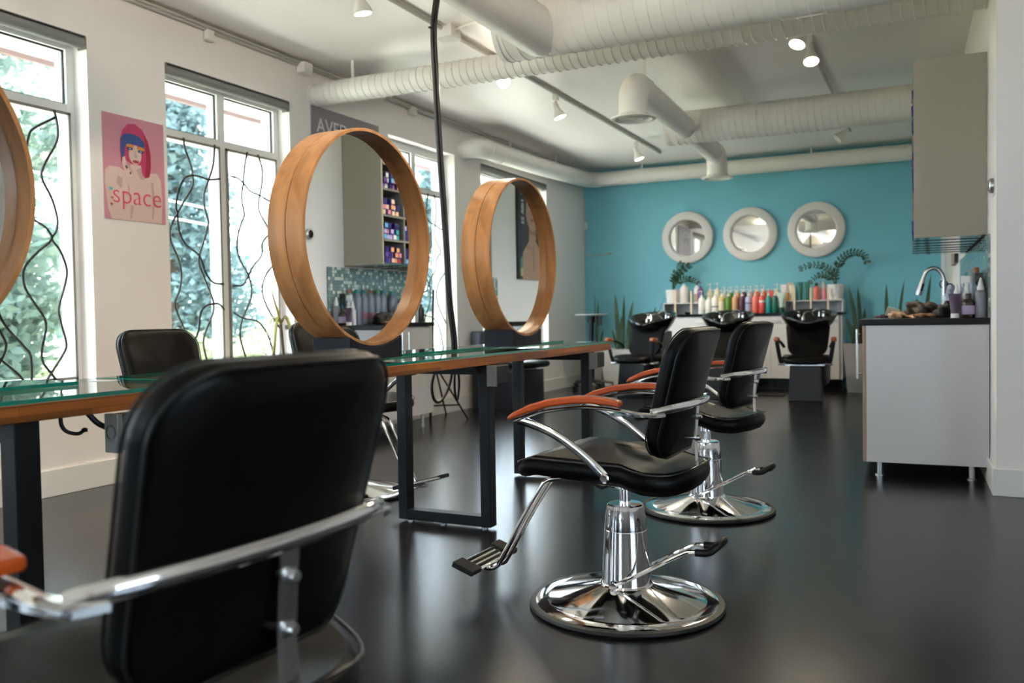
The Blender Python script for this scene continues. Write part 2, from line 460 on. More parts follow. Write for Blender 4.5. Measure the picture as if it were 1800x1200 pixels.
# white door casing in the far right corner
bm = NB(); box(bm, .075, .118, YT-.03, YT, 0, ZC); struct('trim_1', bm, M_trim)

# window units
GR1 = [[(3.35,2.14),(3.21,2.05),(3.18,2.0),(3.16,1.92),(3.15,1.87),(3.15,1.76),(3.17,1.65),(3.17,1.56),(3.22,1.53),(3.27,1.5),(3.3,1.44),(3.22,1.37),(3.15,1.3),(3.12,1.24),(3.13,1.16),(3.18,1.08),(3.24,.99),(3.245,.92),(3.22,.83),(3.22,.75),(3.27,.68),(3.3,.64)],
[(3.34,2.18),(3.35,2.14),(3.36,2.08),(3.35,2.0),(3.28,1.88),(3.25,1.81),(3.26,1.76),(3.31,1.67),(3.34,1.56),(3.33,1.49),(3.3,1.44),(3.35,1.38),(3.39,1.27),(3.37,1.17),(3.33,1.05),(3.34,.97),(3.37,.86),(3.36,.8),(3.27,.68),(3.24,.64)],
[(3.17,1.56),(3.08,1.5),(3.0,1.36),(2.96,1.2),(2.97,1.06),(2.98,1.01),(3.02,.94),(3.11,.84),(3.15,.78),(3.15,.62)],
[(2.93,1.02),(2.97,.94),(3.01,.85),(2.98,.77),(2.93,.7)],[(2.93,.81),(2.98,.77),(3.08,.68),(3.12,.62)],
[(3.15,1.87),(3.05,1.8),(2.98,1.68),(2.97,1.5),(3.0,1.36)]]
GR2L = [[(4.29,2.19),(4.3,2.12),(4.35,2.01),(4.36,1.95),(4.36,1.88),(4.29,1.78),(4.22,1.68),(4.16,1.58),(4.16,1.49),(4.22,1.37),(4.24,1.27),(4.22,1.17),(4.18,1.09),(4.2,1.01),(4.24,.93),(4.28,.83),(4.31,.64)],
[(4.36,1.95),(4.29,1.92),(4.24,1.84),(4.21,1.73),(4.22,1.68),(4.23,1.57),(4.28,1.48),(4.4,1.41),(4.45,1.3),(4.52,1.23),(4.62,1.22)],
[(4.36,1.95),(4.43,1.95),(4.51,1.94),(4.61,1.96)],
[(4.57,2.19),(4.55,2.05),(4.51,1.95),(4.46,1.84),(4.46,1.75),(4.49,1.66),(4.49,1.63),(4.45,1.52),(4.4,1.41),(4.4,1.34),(4.45,1.24),(4.51,1.12),(4.52,1.08),(4.51,1.01),(4.43,.87),(4.42,.78),(4.46,.64)],
[(4.62,1.04),(4.57,1.08),(4.52,1.08),(4.46,1.07),(4.4,1.02),(4.38,.91),(4.34,.84),(4.24,.78),(4.2,.64)]]
GR2R = [[(4.89,2.19),(4.86,2.09),(4.84,1.96),(4.82,1.85),(4.84,1.75),(4.84,1.72),(4.78,1.6),(4.76,1.48),(4.8,1.38),(4.87,1.29),(4.9,1.19),(4.87,1.09),(4.8,.98),(4.77,.88),(4.78,.8),(4.84,.64)],
[(5.0,2.19),(5.04,2.09),(5.03,1.96),(5.0,1.86),(5.0,1.77),(5.07,1.68),(5.11,1.62),(5.05,1.57),(5.02,1.52),(5.01,1.44),(4.92,1.36),(4.87,1.29),(4.81,1.22),(4.71,1.21)],
[(4.72,1.99),(4.78,1.99),(4.84,1.96),(4.91,1.91),(5.01,1.89),(5.11,1.86),(5.19,1.85)],
[(4.71,1.02),(4.8,.98),(4.93,.96),(5.01,.91),(5.08,.81),(5.13,.64)],
[(5.19,1.42),(5.08,1.33),(5.03,1.26),(5.01,1.18),(5.04,1.09),(5.12,.98),(5.19,.9)]]
FX0, FX1 = XL-.115, XL-.165     # frame's inner and outer face
ZTR = 2.205                     # transom centre
for wi, (a, b) in enumerate(WINS):
    c = (a+b)/2
    bm = NB()
    fw = .05
    for y0, y1 in ((a, a+fw), (b-fw, b), (c-.035, c+.035)): box(bm, FX1-.05, FX0, y0, y1, WZ0, WZ1)
    for y0, y1 in ((a+fw, c-.035), (c+.035, b-fw)):
        box(bm, FX1-.05, FX0, y0, y1, WZ0, WZ0+fw); box(bm, FX1-.05, FX0, y0, y1, WZ1-.07, WZ1); box(bm, FX1-.05, FX0, y0, y1, ZTR-.03, ZTR+.03)
    w = struct('window_%d' % (wi+1), bm, M_frame, bevel=.002)
    bm = NB()
    for y0, y1 in ((a+fw, c-.035), (c+.035, b-fw)):
        for z0, z1 in ((WZ0+fw, ZTR-.03), (ZTR+.03, WZ1-.07)): box(bm, FX1+.012, FX1+.017, y0, y1, z0, z1)
    build('pane', bm, M_glass, parent=w)
    bm = NB()
    for y0, y1 in ((a+fw, c-.035), (c+.035, b-fw)):
        z0, z1 = ZTR+.03, WZ1-.07; t = .009
        box(bm, FX1+.018, FX1+.03, y0, y0+t, z0, z1); box(bm, FX1+.018, FX1+.03, y1-t, y1, z0, z1); box(bm, FX1+.018, FX1+.03, y0, y1, z0, z0+t); box(bm, FX1+.018, FX1+.03, y0, y1, z1-t, z1)
    build('gasket', bm, M_gasket, parent=w)
    bm = NB(); box(bm, XL-.113, XL+.02, a, b, WZ0-.02, WZ0+.012); build('window_sill', bm, M_trim, parent=w, bevel=.003)
    # wavy iron grille in a flat grey frame
    for side, (y0, y1) in enumerate(((a+fw-.01, c-.03), (c+.03, b-fw+.01))):
        g = None
        bm = NB(); x0, x1 = XL-.113, XL-.10; t = .016; z0, z1 = WZ0+.03, ZTR-.02
        box(bm, x0, x1, y0, y0+t, z0, z1); box(bm, x0, x1, y1-t, y1, z0, z1); box(bm, x0, x1, y0, y1, z0, z0+t); box(bm, x0, x1, y0, y1, z1-t, z1)
        gf = build('grille_frame', bm, M_greyframe, parent=w)
        if wi == 2 and side == 1: rods, dy = GR1, 0
        elif wi == 3: rods, dy = (GR2L, GR2R)[side], 0
        elif side == 0: rods, dy = GR2L, y0-4.10
        else: rods, dy = GR2R, y0-4.69
        bm = NB()
        for rd in rods:
            pts = [(XL-.095, min(max(y+dy, y0), y1), z) for y, z in rd]
            tube(bm, smooth_path(pts, 3), .0074, 6)
        build('grille_rods', bm, M_iron, parent=gf)
# roller blinds in the window heads
for wi, lab in ((2, 'grey roller blind rolled up above the window nearest the camera'), (3, 'grey roller blind rolled up above the window right of the pink poster'), (5, 'dark grey roller blind above the last window before the teal wall')):
    a, b = WINS[wi]
    t = thing('roller_blind', lab, 'roller blind', (XL-.03, (a+b)/2, WZ1-.035), group='rolled-up window blinds')
    L = (b-a)/2-.012
    bm = NB(); lathe(bm, [(.0, -L), (.034, -L), (.034, L), (0, L)], 20, axis='Y'); build('fabric_roll', bm, M_blind, parent=t)
    for y_ in (-L-.008, L):
        bm = NB(); box(bm, -.03, .036, y_, y_+.008, -.038, .034); build('end_bracket', bm, M_greyframe, parent=t)
    bm = NB(); box(bm, -.036, .034, -L-.004, L+.004, .0345, .0385); build('head_rail', bm, M_blind, parent=t)

# ------------------------------------------------------------------ outside
M_grass = mat('sunny_grass', (.27, .28, .17), .9, croll=(.16, .17, .10), vscale=.8)
M_paving = mat('pale_bounce_paving', (.72, .69, .65), .8, var=.05, vscale=2)  # kept pale so that it throws sunlight up to the ceiling
bm = NB(); box(bm, -60, -7.4, -40, 60, -.5, -.4); o = build('ground', bm, M_grass); tag(o, 'bright grassy ground outside the windows', 'ground'); o['kind'] = 'structure'
bm = NB(); box(bm, -7.4, XL-.28, -40, 60, -.5, -.4); box(bm, XL-.28, 30, -40, YB-.2, -.5, -.4); box(bm, XE+.2, 30, YB-.2, 60, -.5, -.4); o = build('bounce_paving', bm, M_paving); tag(o, 'pale paving added around the building to bounce sunlight indoors', 'ground'); o['kind'] = 'structure'  # paving added outdoors so sunlight bounces up into the room
bm = NB(); box(bm, XL-2.0, XL-.281, YB, YT+8, 3.085, 3.11, 0); box(bm, XL-2.04, XL-2.0, YB, YT+8, 3.045, 3.20, 1)
struct('trim_2', bm, [mat('white_soffit', (.8, .8, .78), .6), mat('mauve_fascia', (.15, .095, .095), .6)])
M_bark = mat('brown_bark', (.10, .07, .05), .9, var=.3, vscale=20)
def leafcloud(bm, c, r, n, s):
    for _ in range(n):
        while True:
            p = Vector((random.uniform(-1, 1), random.uniform(-1, 1), random.uniform(-1, 1)))
            if .35 < p.length < 1: break
        q = Vector((c[0]+p.x*r[0], c[1]+p.y*r[1], c[2]+p.z*r[2]))
        d = Vector((random.gauss(0, 1), random.gauss(0, 1), random.gauss(0, .6))).normalized()
        e = d.orthogonal().normalized(); k = s*random.uniform(.6, 1.3)
        vs = [bm.verts.new(q+d*k), bm.verts.new(q+e*k*.5), bm.verts.new(q-d*k), bm.verts.new(q-e*k*.5)]
        bm.faces.new(vs)
tints = [leaf_mat('leaves_mid_green', (.25, .31, .25), (.09, .15, .13), .9), leaf_mat('leaves_blue_green', (.24, .32, .31), (.09, .15, .155), .8), leaf_mat('leaves_yellow_green', (.28, .32, .17), (.14, .19, .10), 1.2)]
tspec = [(-12.5, 7.2, 7.0, 2.3, 0, 'broad mid-green tree seen through the window nearest the camera'), (-16.5, 15.2, 8.5, 2.5, 1, 'tall blue-green conifer-like tree behind the second window'),
         (-15.5, 20.5, 6.0, 2.4, 0, 'leafy green tree beyond the right half of the second window'), (-21, 8.5, 11, 3.2, 1, 'dark tall tree at the far left of the view outside'),
         (-17, 29, 8, 3.0, 1, 'distant tree seen past the round mirrors'), (-28, 24, 12, 3.6, 1, 'tallest hazy tree furthest from the windows'), (-14, 46, 7, 3.0, 0, 'far tree showing through the fourth window')]
for i, (x, y, h, r, k, lab) in enumerate(tspec):
    t = thing('tree', lab, 'tree', (x, y, -.4), group='trees outside the windows')
    bm = NB(); P = smooth_path([(0, 0, 0), (.1, .05, h*.4), (0, 0, h*.9)], 4); tube(bm, P, [.18*(1-j/(len(P)-1)*.85) for j in range(len(P))], 9); build('trunk', bm, M_bark, parent=t)
    bm = NB()
    for j in range(13):
        f = j/12; zz = h*(.10+.86*f); w = r*(1.0-.75*f) if k == 1 else r*(.55+.45*math.sin(PI*(j+1)/14))
        for q in range(4):
            a = random.uniform(0, 6.28)
            leafcloud(bm, (math.cos(a)*w*.5, math.sin(a)*w*.5, zz+random.uniform(-.3, .3)), (w*.52, w*.52, h*.06), 420, .11)
    build('crown', bm, tints[k], parent=t)
bspec = [(-8.4, 3.3, .95, 'left half of the nearest window'), (-8.6, 6.0, .9, 'nearest window, beside its right frame'), (-9.4, 9.2, 1.1, 'left pane of the second window'), (-10.5, 12.6, 1.15, 'right pane of the second window'), (-10, 17, 1.3, 'third window, by the hanging cable')]
for x, y, r, lab in bspec:
    bm = NB()
    for q in range(9):
        leafcloud(bm, (random.uniform(-.45, .45)*r, random.uniform(-.9, .9)*r, r*random.uniform(.25, .8)), (r*.5, r*.5, r*.4), 300, .075)
    o = build('bush', bm, tints[2], loc=(x, y, -.4))
    tag(o, 'yellow-green bush outside, ' + lab, 'bush', 'bushes outside the windows')
bm = NB()
for z in (2.3, 2.5): tube(bm, [(-8.0, -20, z+2.4), (-8.0, 5, z), (-8.0, 40, z-1.9)], .012, 5)
o = build('power_line', bm, M_plastic); tag(o, 'pair of pale overhead wires sloping across the trees outside', 'wire')

# ================================================================== ducts
def spiral_duct(name, p0, p1, r, pitch, label, cat='duct', parent=None, rib=.0055, cap0=True, group='white spiral ventilation ducts'):
    """straight duct with a proud spiral seam"""
    p0, p1 = Vector(p0), Vector(p1); d = (p1-p0); L = d.length; d.normalize()
    a = Vector((0, 0, 1)).cross(d).normalized(); b = d.cross(a)
    bm = NB(); n = 36
    tube(bm, [p0-p0, (p1-p0)], r, n)
    turns = int(L/pitch); k = 20
    pts = [(d*(L*i/(turns*k)) + (a*math.cos(2*PI*i/k)+b*math.sin(2*PI*i/k))*r) for i in range(turns*k+1)]
    tube(bm, pts, rib, 5)
    o = build(name, bm, M_duct, parent=parent)
    if parent is None: o.location = p0; tag(o, label, cat, group)
    else: o.location = p0-parent.location
    return o
def rod(parent, x, y, z0):
    bm = NB(); box(bm, -.012, .012, -.003, .003, 0, ZC-z0); return build('hanger_strap', bm, M_lampwhite, parent=parent, loc=(x-parent.location.x, y-parent.location.y, z0-parent.location.z))
d1 = spiral_duct('duct', (XL, 5.55, 2.735), (1.6, 5.62, 2.735), .088, .06, 'slim white spiral duct running from the window wall across the room in front')
for x in (-4.05, -1.7, -.2): rod(d1, x, 5.56, 2.81)
d2 = spiral_duct('duct', (-2.38, 4.86, 2.72), (2.6, 4.92, 2.72), .185, .075, 'fat white spiral duct at the top edge with a blanked left end')
bm = NB(); lathe(bm, [(0, -.012), (.19, -.012), (.19, .02), (.186, .02)], 36, axis='X'); build('end_cap', bm, M_duct, parent=d2)
rod(d2, -1.6, 4.86, 2.89); rod(d2, .2, 4.9, 2.89)
d3 = spiral_duct('duct', (-2.13, 2.55, 2.66), (-2.13, 4.82, 2.66), .14, .10, 'smooth white branch duct coming towards the camera into the fat duct', rib=.0012)
d4 = spiral_duct('duct', (-2.23, 7.98, 2.68), (.20, 8.0, 2.68), .15, .06, 'thick white spiral duct crossing the middle of the ceiling to the grey cabinet')
bm = NB(); lathe(bm, [(0, -.012), (.155, -.012), (.155, .02), (.151, .02)], 36, axis='X'); build('end_cap', bm, M_duct, parent=d4)
rod(d4, -1.55, 7.98, 2.82); rod(d4, -.1, 7.98, 2.82)
def vent(parent, p, rd, drop):
    """elbow turning down from a duct, ending in a round ceiling diffuser"""
    p = Vector(p)-parent.location
    bm = NB(); sgn = -1 if p.y < 1.5 else 1
    pts = [p+Vector((0, -sgn*.10, 0))]+[p+Vector((0, sgn*.13*math.sin(a), -.13*(1-math.cos(a)))) for a in [PI/2*j/5 for j in range(6)]]+[p+Vector((0, sgn*.13, -drop))]
    tube(bm, pts, .108, 28)
    e = build('elbow', bm, M_duct, parent=parent, smooth=30)
    c = p+Vector((0, sgn*.13, -drop))
    bm = NB(); lathe(bm, [(.108, .03), (.125, .012), (.168, 0), (.168, -.008), (.14, -.012), (.125, .0), (.12, .02)], 36, c=c); build('diffuser_ring', bm, M_duct, parent=parent)
    bm = NB(); lathe(bm, [(0, .018), (.12, .018)], 30, c=c, mi=0); build('throat_shade_disc', bm, M_black, parent=parent)  # black disc stands in for the shade inside the duct
    bm = NB()
    for r0, z in ((.098, .004), (.068, -.002)):
        lathe(bm, [(r0-.024, z+.012), (r0, z-.004), (r0+.003, z-.002), (r0-.02, z+.014)], 30, c=c)
    lathe(bm, [(0, -.006), (.03, -.006), (.045, .004), (.03, .01), (0, .01)], 24, c=c)
    build('diffuser_cone', bm, M_duct, parent=parent)
d5 = spiral_duct('duct', (-2.0, 6.42, 2.66), (-2.09, 9.22, 2.66), .10, .3, 'smooth white cross duct with a round diffuser at both ends', rib=.001)
vent(d5, (-2.0, 6.34, 2.66), .1, .25)
vent(d5, (-2.09, 9.25, 2.66), .1, .25)
rod(d5, -2.0, 6.5, 2.75)
d6 = spiral_duct('duct', (-4.13, 11.2, 2.80), (.10, 11.2, 2.80), .095, .045, 'long thin white spiral duct hugging the top of the teal wall', rib=.004)
for x in (-3.5, -1.35): rod(d6, x, 11.2, 2.88)
bm = NB()
pts = [(XL, 7.95, 2.71), (XL+.10, 7.95, 2.71), (XL+.17, 8.0, 2.712), (XL+.195, 8.12, 2.715), (XL+.195, 9.5, 2.74), (XL+.195, 10.9, 2.785), (XL+.21, 11.08, 2.795), (XL+.27, 11.17, 2.80), (XL+.33, 11.2, 2.80)]
tube(bm, [Vector(p)-Vector(pts[0]) for p in pts], .105, 28)
o = build('duct', bm, M_duct, loc=pts[0], smooth=50); tag(o, 'smooth white duct bending out of the window wall and running to the teal wall', 'duct', 'white spiral ventilation ducts')
for y in (8.7, 10.0): rod(o, XL+.195, y, 2.82)
bm = NB(); 
for y in (8.1, 8.4): tube(bm, [(XL+.195-pts[0][0], y-pts[0][1], .005), (XL+.195-pts[0][0], y+.03-pts[0][1], .005)], .109, 28)
build('joint_band', bm, M_duct, parent=o)

# ------------------------------------------------------------------ conduits, tracks, lamps
def conduit(name, pts, r, label, cat='conduit', m=M_conduit, boxes=()):
    p0 = Vector(pts[0]); t = build(name, tube(NB(), [Vector(p)-p0 for p in pts], r, 8), m, loc=p0); tag(t, label, cat)
    for b in boxes:
        bb = NB(); c = Vector(b[0])-p0; s = b[1]; box(bb, c.x-s[0], c.x+s[0], c.y-s[1], c.y+s[1], c.z-s[2], c.z+s[2])
        build('junction_box', bb, M_plastic, parent=t, bevel=.004)
    return t
conduit('conduit', [(XL+.02, -2, 2.925), (XL+.02, 5.55, 2.925), (XL+.02, 7.9, 2.93), (XL+.02, 11.3, 2.93)], .014, 'grey conduit along the top of the window wall', boxes=[((XL+.03, 4.42, 2.885), (.02, .03, .035)), ((XL+.05, 5.38, 2.90), (.04, .05, .04)), ((XL+.035, 6.95, 2.89), (.025, .04, .04))])
conduit('conduit', [(XL+.045, -2, 2.935), (XL+.045, 5.3, 2.935), (XL+.03, 6.5, 2.92), (XL+.03, 8.0, 2.90)], .009, 'thinner grey cable pipe beside the conduit on the window wall')
tr = conduit('lighting_track', [(-3.03, 0, 2.940), (-3.03, 10.45, 2.940)], .016, 'grey ceiling track carrying the row of spotlights nearest the windows', 'lighting track', boxes=[((-3.02, 5.25, 2.92), (.07, .07, .04))])
conduit('lighting_track', [(-.83, 0, 2.943), (-.83, 10.3, 2.943)], .013, 'grey ceiling track with the spotlights on the right half of the ceiling', 'lighting track')
conduit('conduit', [(-2.98, 5.26, 2.93), (-2.5, 5.0, 2.925), (-1.5, 4.9, 2.93)], .009, 'pale cable running from the ceiling junction box to the fat duct', m=M_lampwhite)
def spot(x, y, aim, label, on=True, w=28, drop=.05):
    t = thing('spotlight', label, 'spotlight', (x, y, 2.9235), group='track spotlights')
    bm = NB(); box(bm, -.02, .02, -.03, .03, -drop, 0); tube(bm, [(0, 0, -drop), (0, 0, -drop-.04)], .012, 10); build('mount', bm, M_lampwhite, parent=t, bevel=.003)
    d = Vector(aim).normalized(); c = Vector((0, 0, -drop-.045))
    a = d.to_track_quat('Z', 'Y').to_matrix()
    bm = NB(); lathe(bm, [(0, -.03), (.022, -.03), (.024, .02), (.03, .04), (.048, .075), (.056, .10), (.056, .112), (.05, .112)], 24)
    bmesh.ops.rotate(bm, verts=bm.verts[:], matrix=a); bmesh.ops.translate(bm, verts=bm.verts[:], vec=c); build('lamp_head', bm, M_lampwhite, parent=t)
    bm = NB(); lathe(bm, [(0, .118), (.03, .117), (.051, .108), (.05, .10), (0, .10)], 24)
    bmesh.ops.rotate(bm, verts=bm.verts[:], matrix=a); bmesh.ops.translate(bm, verts=bm.verts[:], vec=c); build('bulb', bm, M_bulbglass if on else M_plastic, parent=t)
    if not on: return t
    ld = bpy.data.lights.new('spot_glow', 'SPOT'); ld.energy = w*1.25; ld.color = (1, .84, .62); ld.spot_size = math.radians(125); ld.spot_blend = .9; ld.shadow_soft_size = .05
    l = bpy.data.objects.new('spot_glow', ld); COL.objects.link(l); l.parent = t; l.location = c+d*.13; l.rotation_euler = (-d).to_track_quat('Z', 'Y').to_euler()
    return t
spot(-2.97, 4.16, (.1, .15, -1), 'white spotlight at the top edge nearest the camera, seen from the side', w=30)
spot(-3.03, 6.12, (.45, -.75, -.55), 'spotlight facing the camera just below the slim duct')
spot(-3.03, 7.18, (.35, .1, -1), 'white spotlight pointing down, second along the track under the slim duct')
spot(-3.05, 9.55, (.35, .1, -1), 'spotlight furthest along the window-side track, near the long thin duct', w=70)
spot(-.79, 6.10, (-.25, -.45, -1), 'upper one of the bright spotlight pair on the right of the ceiling')
spot(-.79, 6.55, (.1, -.45, -1), 'lower one of the bright spotlight pair on the right of the ceiling')
spot(-.83, 9.7, (-.6, -.2, -.6), 'unlit white spotlight behind the thick duct on the right', on=False)
spot(-.83, 2.6, (-1, .25, -.5), 'added unseen spotlight above the nearest chair, brightening the window wall', w=30)  # lamp added out of view to brighten the window wall
spot(-.83, .9, (-1, .8, -.45), 'added unseen spotlight nearest the camera on the right track, brightening the window wall', w=30)  # another added lamp, unseen, for more light on the window wall
t = thing('pendant_lamp', 'white dome lamp with a dark rod, reflected in the rightmost round wall mirror', 'pendant lamp', (-2.49, 2.0, 2.5))
bm = NB(); lathe(bm, [(.24, -.03), (.25, -.03), (.20, 0), (.16, .08), (.10, .16), (.03, .2), (0, .2)], 36); build('lamp_shade', bm, M_lampwhite, parent=t)
bm = NB(); tube(bm, [(.18, 0, -.02), (-.04, 0, .20), (-.08, 0, .46)], .008, 8); build('rod', bm, M_blackmetal, parent=t)

# ================================================================== styling tables
M_butcher = wood_mat('butcher_block_edge', (.42, .145, .032), (.18, .055, .012), 'Y', .38, 4, block=(.42, .02))
def veneer(axis='X'):
    return wood_mat('walnut_veneer', (.52, .25, .10), (.30, .135, .05), axis, .36, 2.4)
M_veneer = veneer('Z')
TX0, TX1 = -2.28, -1.785
def table(y0, y1, sleds, g0, g1, label, boxes):
    c = (TX0+TX1)/2
    t = thing('styling_table', label, 'table', (c, (y0+y1)/2, 0), group='long styling tables')
    yc = (y0+y1)/2; w = TX1-c
    bm = NB(); box(bm, -w, w, y0-yc, y1-yc, .745, .785); build('tabletop', bm, M_butcher, parent=t, bevel=.002)
    for s in sleds:
        f = NB(); y = s-yc; h = .025; q = .03
        def bar(x0, x1, z0, z1): box(f, x0, x1, y-q, y+q, z0, z1)
        bar(-w+.0, -w+.05, .012, .745); bar(w-.055, w-.005, .012, .745); bar(-w+.05, w-.055, .012, .06); bar(-w+.05, w-.055, .70, .745)
        fr = build('sled_leg', f, M_blackmetal, parent=t, bevel=.002)
        for x in (-w+.05, -.02, w-.05):
            b = NB(); lathe(b, [(0, 0), (.016, 0), (.016, .006), (.008, .012), (0, .012)], 16, c=(x, y, 0)); build('levelling_foot', b, M_chrome2, parent=fr)
    for by in boxes:
        b = NB(); box(b, w+.001, w+.042, by-yc-.06, by-yc+.07, .655, .742); s = build('socket_box', b, M_blackmetal, parent=t, bevel=.006)
        b = NB(); box(b, w-.001, w+.044, by-yc-.072, by-yc-.058, .650, .743); lathe(b, [(.017, -.001), (.017, .003), (.014, .003), (.014, 0)], 20, c=(w+.021, by-yc-.073, .70), axis='Y')
        build('socket_plate', b, M_socket, parent=s, bevel=.004)
        b = NB(); tube(b, smooth_path([(w+.0, by-yc-.02, .70), (w-.025, by-yc-.03, .70), (w-.05, by-yc-.05, .715), (w-.06, by-yc-.07, .742)], 4), .007, 8); build('flex_conduit', b, M_cord, parent=s)
    # glass lies on the wood: things of their own
    def pane(x0, x1, a, b, z, lab):
        yy = (a+b)/2; xx = (x0+x1)/2
        g = NB(); box(g, x0-xx+.0005, x1-xx-.0005, a-yy+.0005, b-yy-.0005, 0, .0098)
        o = build('glass_top', g, M_tableglass, loc=(xx, yy, z))
        tag(o, lab, 'glass pane', 'green-edged glass panes on the styling tables')
        e = NB(); box(e, x1-xx-.0006, x1-xx+.0006, a-yy, b-yy, 0, .0098); box(e, x0-xx-.0006, x0-xx+.0006, a-yy, b-yy, 0, .0098)
        box(e, x0-xx, x1-xx, a-yy-.0006, a-yy+.0006, 0, .0098); box(e, x0-xx, x1-xx, b-yy-.0006, b-yy+.0006, 0, .0098)
        build('green_edge', e, M_edge, parent=o)
    pane(TX0+.003, TX1-.002, y0+.003, y1-.003, .7855, g0)
    pane(TX0+.003, -2.06, g1[2], g1[0], .7958, g1[1])
    return t
table(-1.5, 1.768, (-1.25, -.1, 1.235), 'lower sheet of clear glass over the nearest table at the left edge', (1.57, 'narrow upper glass shelf ending short on the nearest table', -1.4), 'long wooden styling table at the left, nearest the camera, with black sled legs', (1.50,))
table(1.79, 5.05, (2.15, 3.45, 4.70), 'lower sheet of clear glass over the table under the two round mirrors', (4.95, 'narrow upper glass strip along the window side of the far table', 2.12), 'long wooden styling table under the two round wooden mirrors, with black sled legs', (3.47, 4.74))
# hook under the near table
t = thing('bag_hook', 'black curved hook screwed under the nearest table', 'hook', (-1.93, 1.42, .7445))
bm = NB(); tube(bm, smooth_path([(0, 0, 0), (0, .0, -.03), (.005, .01, -.05), (.02, .03, -.058), (.03, .04, -.05)], 4), .005, 8); lathe(bm, [(0, -.0), (.0075, -.004), (.0075, .004), (0, .007)], 10, c=(.031, .041, -.05)); build('hook_rod', bm, M_blackmetal, parent=t)

# ------------------------------------------------------------------ round mirrors on black blocks
def ring_mirror(cy, label, blabel):
    xc, D, R = -1.997, .155, .41
    t = thing('round_mirror', label, 'mirror', (xc, cy, 1.267), group='double-sided round mirrors in deep wooden hoops')
    def hoop(a, b, nm):
        bm = NB(); lathe(bm, [(R-.012, a), (R, a), (R, b), (R-.012, b), (R-.012, a)], 96, axis='X'); return build(nm, bm, M_veneer, parent=t, smooth=30, bevel=.001)
    hoop(.0015, D/2, 'wooden_hoop'); hoop(-D/2, -.0015, 'wooden_hoop')
    bm = NB(); lathe(bm, [(R-.006, -.002), (R-.0035, -.002), (R-.0035, .002), (R-.006, .002)], 96, axis='X'); build('hoop_seam', bm, M_black, parent=t)
    bm = NB(); lathe(bm, [(0, .029), (R-.013, .029), (R-.013, -.029), (0, -.029)], 96, axis='X'); build('mirror_glass', bm, M_mirror, parent=t)
    # block with a cradle for the hoop
    zt = .8062; w = .17; pts = [(-w, zt), (w, zt), (w, .880)]
    for j in range(11):
        y = w-2*w*j/10; pts.append((y, 1.267-math.sqrt((R+.001)**2-y*y)))
    pts.append((-w, .880))
    zs = [p[1] for p in pts]
    bm = NB(); prism(bm, [(p[0], p[1]-zt) for p in pts], 'X', -.085, .085)
    o = build('mirror_base', bm, M_blackblock, loc=(xc, cy, zt), bevel=.002)
    tag(o, blabel, 'mirror stand', 'black blocks under the round mirrors')
ring_mirror(2.745, 'large round mirror in a deep wooden hoop, middle of the photo, reflecting bottles', 'black block cradling the larger fully visible round mirror')
ring_mirror(4.11, 'round mirror in a deep wooden hoop further along, reflecting a poster of a woman', 'black block under the further round mirror')
ring_mirror(.955, 'round wooden-hooped mirror cut off by the left edge of the photo', 'black block under the round mirror cut off at the left edge')

# hanging cable bundle with its loop
t = thing('hanging_cable', 'black double cable hanging from the ceiling behind the table, looped near the floor', 'cable', (-2.315, 3.93, 0))
bm = NB()
def cb(off, jit):
    pts = [(0, .02, 2.93), (0, 0, 2.7), (0, -.06, 2.45), (0, -.05, 2.2), (0, -.03, 1.9), (0, .0, 1.6), (0, .03, 1.3), (0, .05, 1.05), (0, .09, .85), (0, .09, .70)]
    return [(x+off, y+jit, z) for x, y, z in pts]
tube(bm, smooth_path(cb(0, 0), 4), .0095, 8); tube(bm, smooth_path(cb(.012, .012), 4), .0085, 8)
build('cable', bm, M_cord, parent=t)
bm = NB(); tube(bm, smooth_path([(0, .09, .72), (0, .06, .62), (0, .0, .55), (0, -.07, .52), (0, -.12, .55), (0, -.13, .62), (0, -.09, .69), (0, -.05, .73)], 5), .0075, 8)
tube(bm, smooth_path([(.01, .10, .72), (.01, .085, .60), (.01, .10, .52), (.01, .12, .53), (.01, .135, .62), (.01, .11, .72)], 5), .0065, 8)
build('cable_loop', bm, M_cord, parent=t)
bm = NB(); tube(bm, [(0, -.09, 2.44), (0, -.04, 2.455)], .006, 6); build('cable_clip', bm, M_cord, parent=t)

